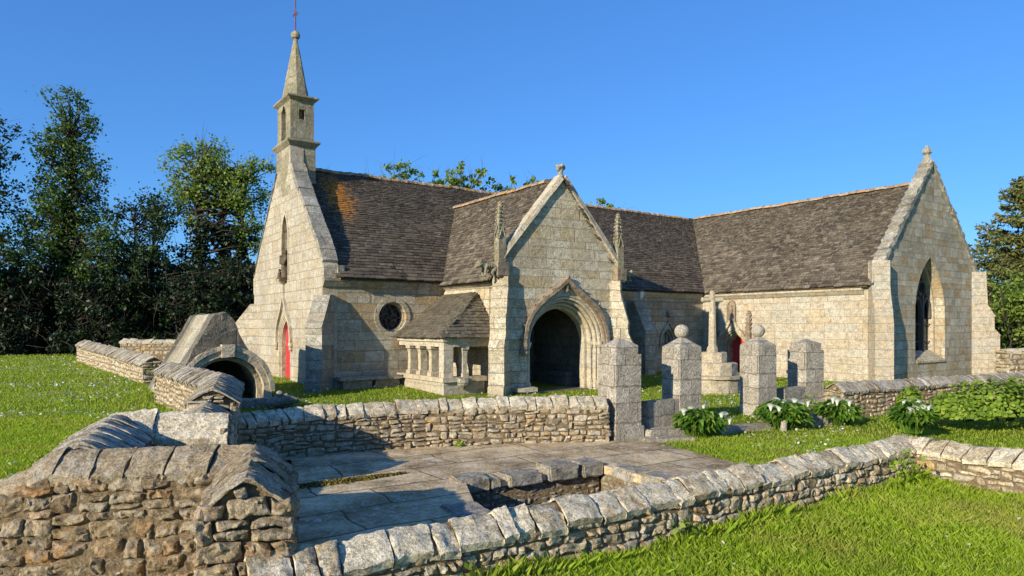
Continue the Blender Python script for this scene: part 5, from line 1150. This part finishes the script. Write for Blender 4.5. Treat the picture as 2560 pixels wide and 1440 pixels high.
# right side
def conifer(X, Y, h, R, seed):
    t = thing("conifer", (X, Y, 0), 0, "drooping olive-brown conifer at the right edge behind the transept", "tree", TG); r = random.Random(seed); b = MB(); b.tube([(0, 0, -.3), (.1, 0, h * .5), (0, 0, h)], [.3, .18, .03], 8); Q = []; rn = np.random.default_rng(seed)
    for i in range(360):
        f = r.random() ** .9; z = .8 + f * (h - 1); a = r.uniform(0, 6.283); L = R * (1 - f * .86) * r.uniform(.65, 1.1); up = r.uniform(.15, .75)
        pts = [Vector((math.cos(a) * L * s_, math.sin(a) * L * s_, z + L * (up * s_ - .28 * s_ * s_ + .16 * s_ ** 3))) for s_ in (0, .25, .5, .75, 1)]
        b.tube(pts, [.05 * (1 - f * .5), .035, .025, .015, .006], 4)
        n = int(170 * L / R) + 40; s_ = rn.uniform(.12, 1, n) ** .8; k = np.minimum((s_ * 4).astype(int), 3); g = s_ * 4 - k; A_ = np.array([tuple(p) for p in pts]); c = A_[k] * (1 - g[:, None]) + A_[k + 1] * g[:, None]
        side = rn.normal(0, .20, n) * (1.1 - s_ * .7); c[:, 0] += -math.sin(a) * side; c[:, 1] += math.cos(a) * side; c[:, 2] -= np.abs(rn.normal(0, .22, n)); Q.append(c)
    b.build("trunk", M['bark'], t, smooth=True); P, F = leaf_quads(np.concatenate(Q), .10, rn, .3, .35, 2.6); np_mesh("crown", P, F, M['needle'], t)
conifer(tx(2625, 37), 37, 11.2, 5.8, 5)
tree("bright green leafy shrub in front of the conifer at the right edge", tx(2560, 33), 33, 4.4, [(0, 0, 3.0, 1.2, 1.0, 46), (.9, 0, 2.2, 1.6, 1.5, 50)], 161, .11, 50, .5, 'leaf', 3, .08, 1, "shrub")
tree("dull green shrub low behind the far right wall", tx(2470, 38), 38, 2.6, [(0, 0, 1.5, 1.8, 1.0, 50), (1.6, 0, 1.3, 1.6, 1.0, 40)], 162, .15, 40, .4, 'leaf_d', 3, .06, 1, "shrub", None, None, 2)

# arum lily clumps
def lily(label, X, Y, z, R, nl, flowers, seed, hgt=.42):
    t = thing("arum_lily", (X, Y, z), 0, label, "lilies", "white arum lilies by the gate"); r = random.Random(seed); b = MB()
    for i in range(nl):
        a = r.uniform(0, 6.283); q_ = R * math.sqrt(r.random()); bx, by = q_ * .55 * math.cos(a), q_ * .55 * math.sin(a); hx, hy = q_ * math.cos(a) * 1.05, q_ * math.sin(a) * 1.05
        h = hgt * r.uniform(.45, 1.05) * (1 - .35 * (q_ / R) ** 2); b.tube([(bx, by, -.03), ((bx + hx) / 2, (by + hy) / 2, h * .6), (hx, hy, h)], [.008, .007, .005], 3)
        o = Vector((hx, hy, h)); da = a + r.uniform(-.7, .7); D = Vector((math.cos(da), math.sin(da), r.uniform(-.5, .35))).normalized(); Sd = D.cross(Vector((0, 0, 1))).normalized(); U = Sd.cross(D); L = r.uniform(.11, .20); w = L * .34
        b.add([o - D * L * .2, o - D * L * .3 + Sd * w * .8 + U * .02, o + D * L * .15 + Sd * w + U * .035, o + D * L * .6 + Sd * w * .55 + U * .01, o + D * L - U * .04, o + D * L * .6 - Sd * w * .55 + U * .01, o + D * L * .15 - Sd * w + U * .035, o - D * L * .3 - Sd * w * .8 + U * .02, o + D * L * .2],
              [(0, 1, 2, 8), (8, 2, 3, 4), (8, 4, 5, 6), (0, 8, 6, 7)])
    for (fx, fy, fz, fa) in flowers: b.tube([(fx * .6, fy * .6, 0), (fx * .9, fy * .9, fz * .6), (fx, fy, fz)], [.009, .008, .008], 5)
    b.build("leaves", M['lily_leaf'], t, recalc=False)
    for (fx, fy, fz, fa) in flowers:
        b = MB(); n = 14; loops = []
        D = Vector((math.cos(fa), math.sin(fa), .35)).normalized(); Z = Vector((0, 0, 1)); 
        for s_, rad, fl in ((0, .012, 0), (.3, .024, 0), (.6, .04, .0), (.85, .06, .03), (1, .08, .09)):
            lp = []
            for i in range(n):
                p = 2 * math.pi * i / n; e_ = 1 + .55 * max(0, math.cos(p)) ** 3 * (s_ > .6); lp.append(Vector((fx, fy, fz)) + Z * (.13 * s_ - fl * .35 + .03 * max(0, math.cos(p)) * s_) + D * (rad * math.cos(p) * e_ + .03 * s_) + Vector((-D.y, D.x, 0)) * rad * math.sin(p))
            loops.append(lp)
        b.loft(loops, 0, False); f_ = b.build("flower", M['lily_white'], t, smooth=True, recalc=False)
        b = MB(); b.tube([(fx, fy, fz + .03), (fx + D.x * .025, fy + D.y * .025, fz + .12)], [.008, .006], 5); b.build("spadix", M['spadix'], f_)
def fl(seed, n, R, h0, h1, front=False):
    r = random.Random(seed); return [(r.uniform(-R, R), r.uniform(-R, R * .6), r.uniform(h0 - .12, h1), r.uniform(-2.8, -.6)) for _ in range(n)]
lily("arum lily clump with few flowers around the bollard, left of the gate opening", 3.52, 12.98, -.21, .36, 260, [(-.30, -.1, .42, -2), (.12, .1, .50, -1.2), (.40, -.1, .36, -1.5), (.52, -.2, .28, -1.0), (.5, 0, .34, -2), (-.12, .1, .44, -1.8)], 1, .56)
lily("arum lily clump with the most white flowers, at the foot of the right ball pillar", 5.55, 14.12, -.21, .46, 360, fl(2, 13, .42, .40, .56), 2, .56)
lily("arum lily clump between the plain pillar and the brown wall", 6.95, 14.75, -.20, .40, 280, fl(3, 7, .36, .36, .46), 3, .50)
lily("arum lily clump standing apart in the grass, left of the big lime-green shrub", 8.05, 13.85, -.21, .33, 260, fl(4, 8, .26, .34, .54), 4, .58)
# low lime-green shrub by the right wall
def shrub(name, label, X, Y, z, ells, n, leaf, seed, mat='bush'):
    t = thing(name, (X, Y, z), 0, label, "shrub"); rn = np.random.default_rng(seed); C, Nn = [], []
    for ex, ey, ez, rx, ry, rz in ells:
        u = rn.normal(0, 1, (n, 3)); u[:, 2] = np.abs(u[:, 2]); u /= np.linalg.norm(u, axis=1, keepdims=True); rr_ = rn.uniform(.72, 1.06, (n, 1)); lump = 1 + .10 * np.sin(u[:, :1] * 9 + ex) * np.cos(u[:, 2:] * 8)
        C.append(np.array([ex, ey, ez]) + u * rr_ * lump * np.array([rx, ry, rz])); Nn.append(u)
    C, Nn = np.concatenate(C), np.concatenate(Nn); m = len(C); nn_ = Nn + rn.normal(0, .45, (m, 3)) + np.array([0, 0, .35]); nn_ /= np.linalg.norm(nn_, axis=1, keepdims=True)
    a = rn.normal(0, 1, (m, 3)); a -= nn_ * (a * nn_).sum(1, keepdims=True); a /= np.linalg.norm(a, axis=1, keepdims=True); tt = np.cross(nn_, a); s_ = leaf * rn.uniform(.6, 1.3, m)[:, None]; V = []
    for ca, sa in ((-1, 0), (-.45, .42), (.35, .46), (1.05, 0), (.35, -.46), (-.45, -.42)): V.append(C + a * s_ * ca * .6 + tt * s_ * sa * 1.1 + nn_ * s_ * (.10 * abs(sa)))
    np_mesh("foliage", np.stack(V, 1).reshape(-1, 3), np.arange(m * 6).reshape(m, 6), M[mat], t, 6)
    b = MB(); r = random.Random(seed)
    for ex, ey, ez, rx, ry, rz in ells:
        for _ in range(14):
            a_ = r.uniform(0, 6.28); b.tube([(ex + .2 * math.cos(a_), ey + .2 * math.sin(a_), -.1), (ex + rx * .6 * math.cos(a_), ey + ry * .6 * math.sin(a_), ez + rz * r.uniform(.4, .8))], [.014, .006], 4)
    b.build("stems", M['bark'], t)
shrub("shrub", "big lime-green hydrangea-like shrub against the brown wall at the right", 10.9, 15.35, -.1, [(0, 0, .05, 1.4, .75, .74), (1.5, .3, .05, 1.3, .8, .90), (-1.0, -.15, 0, .75, .55, .45), (3.1, .8, .05, 1.5, .9, 1.0)], 2100, .068, 5)
shrub("shrub", "small lime-green sapling leaves poking up behind the lone lily clump", 8.35, 14.4, -.1, [(0, 0, .35, .26, .2, .40)], 260, .07, 6)
def weed(label, X, Y, z, R, h, n, seed, mat='leaf'):
    t = thing("weed", (X, Y, z), 0, label, "weed"); rn = np.random.default_rng(seed); C = rn.normal(0, 1, (n, 3)) * np.array([R, R, h * .35]) + np.array([0, 0, h * .5]); P, F = leaf_quads(C, .05, rn, .5); np_mesh("leaves", P, F, M[mat], t)
    b = MB(); r = random.Random(seed)
    for _ in range(8): b.tube([(0, 0, -.02), (r.gauss(0, R), r.gauss(0, R), h * r.uniform(.5, .9))], [.004, .002], 3)
    b.build("stems", M['bark'], t)
weed("little green weed growing at the foot of the plain gate pillar", 6.75, 15.55, -.1, .07, .42, 70, 1, 'bush')
weed("fern-like weed at the end of the golden wall by the gap", -10.2, 19.9, .2, .14, .45, 110, 2)
weed("green weed in the corner where the low front wall turns", 5.5, 9.65, -.2, .08, .3, 60, 4, 'bush')
rn = np.random.default_rng(12); n = 2600; u_ = rn.uniform(-1, 1, n); mx = -2.35 + u_ * .85; my = 9.15 + u_ * .55 + rn.normal(0, .09, n) * (1.1 - np.abs(u_))
P, F = leaf_quads(np.stack([mx, my, np.full(n, PZ + .008)], -1), .035, rn, 2.5); tag(np_mesh("moss", P, F, leaf_mat("olive_moss", [(0.09, 0.075, 0.012), (0.15, 0.13, 0.02), (0.12, 0.07, 0.02)], .1)), "olive moss in a moist joint of the paving", "moss", None, "stuff")
weed("green weed at the foot of the low front wall near the pier", -.35, 6.05, -.45, .07, .22, 60, 8, 'leaf')
weed("reddish-green weed midway along the foot of the low front wall", 1.9, 7.55, -.45, .09, .22, 80, 9, 'leaf')
weed("tiny green weed at the foot of the curving court wall", -.9, 11.9, -.19, .06, .10, 40, 10, 'bush')
weed("small leafy weed in the corner of the nearest wall and its gable-ended neighbour", -2.55, 6.25, -.15, .06, .22, 60, 11, 'bush')
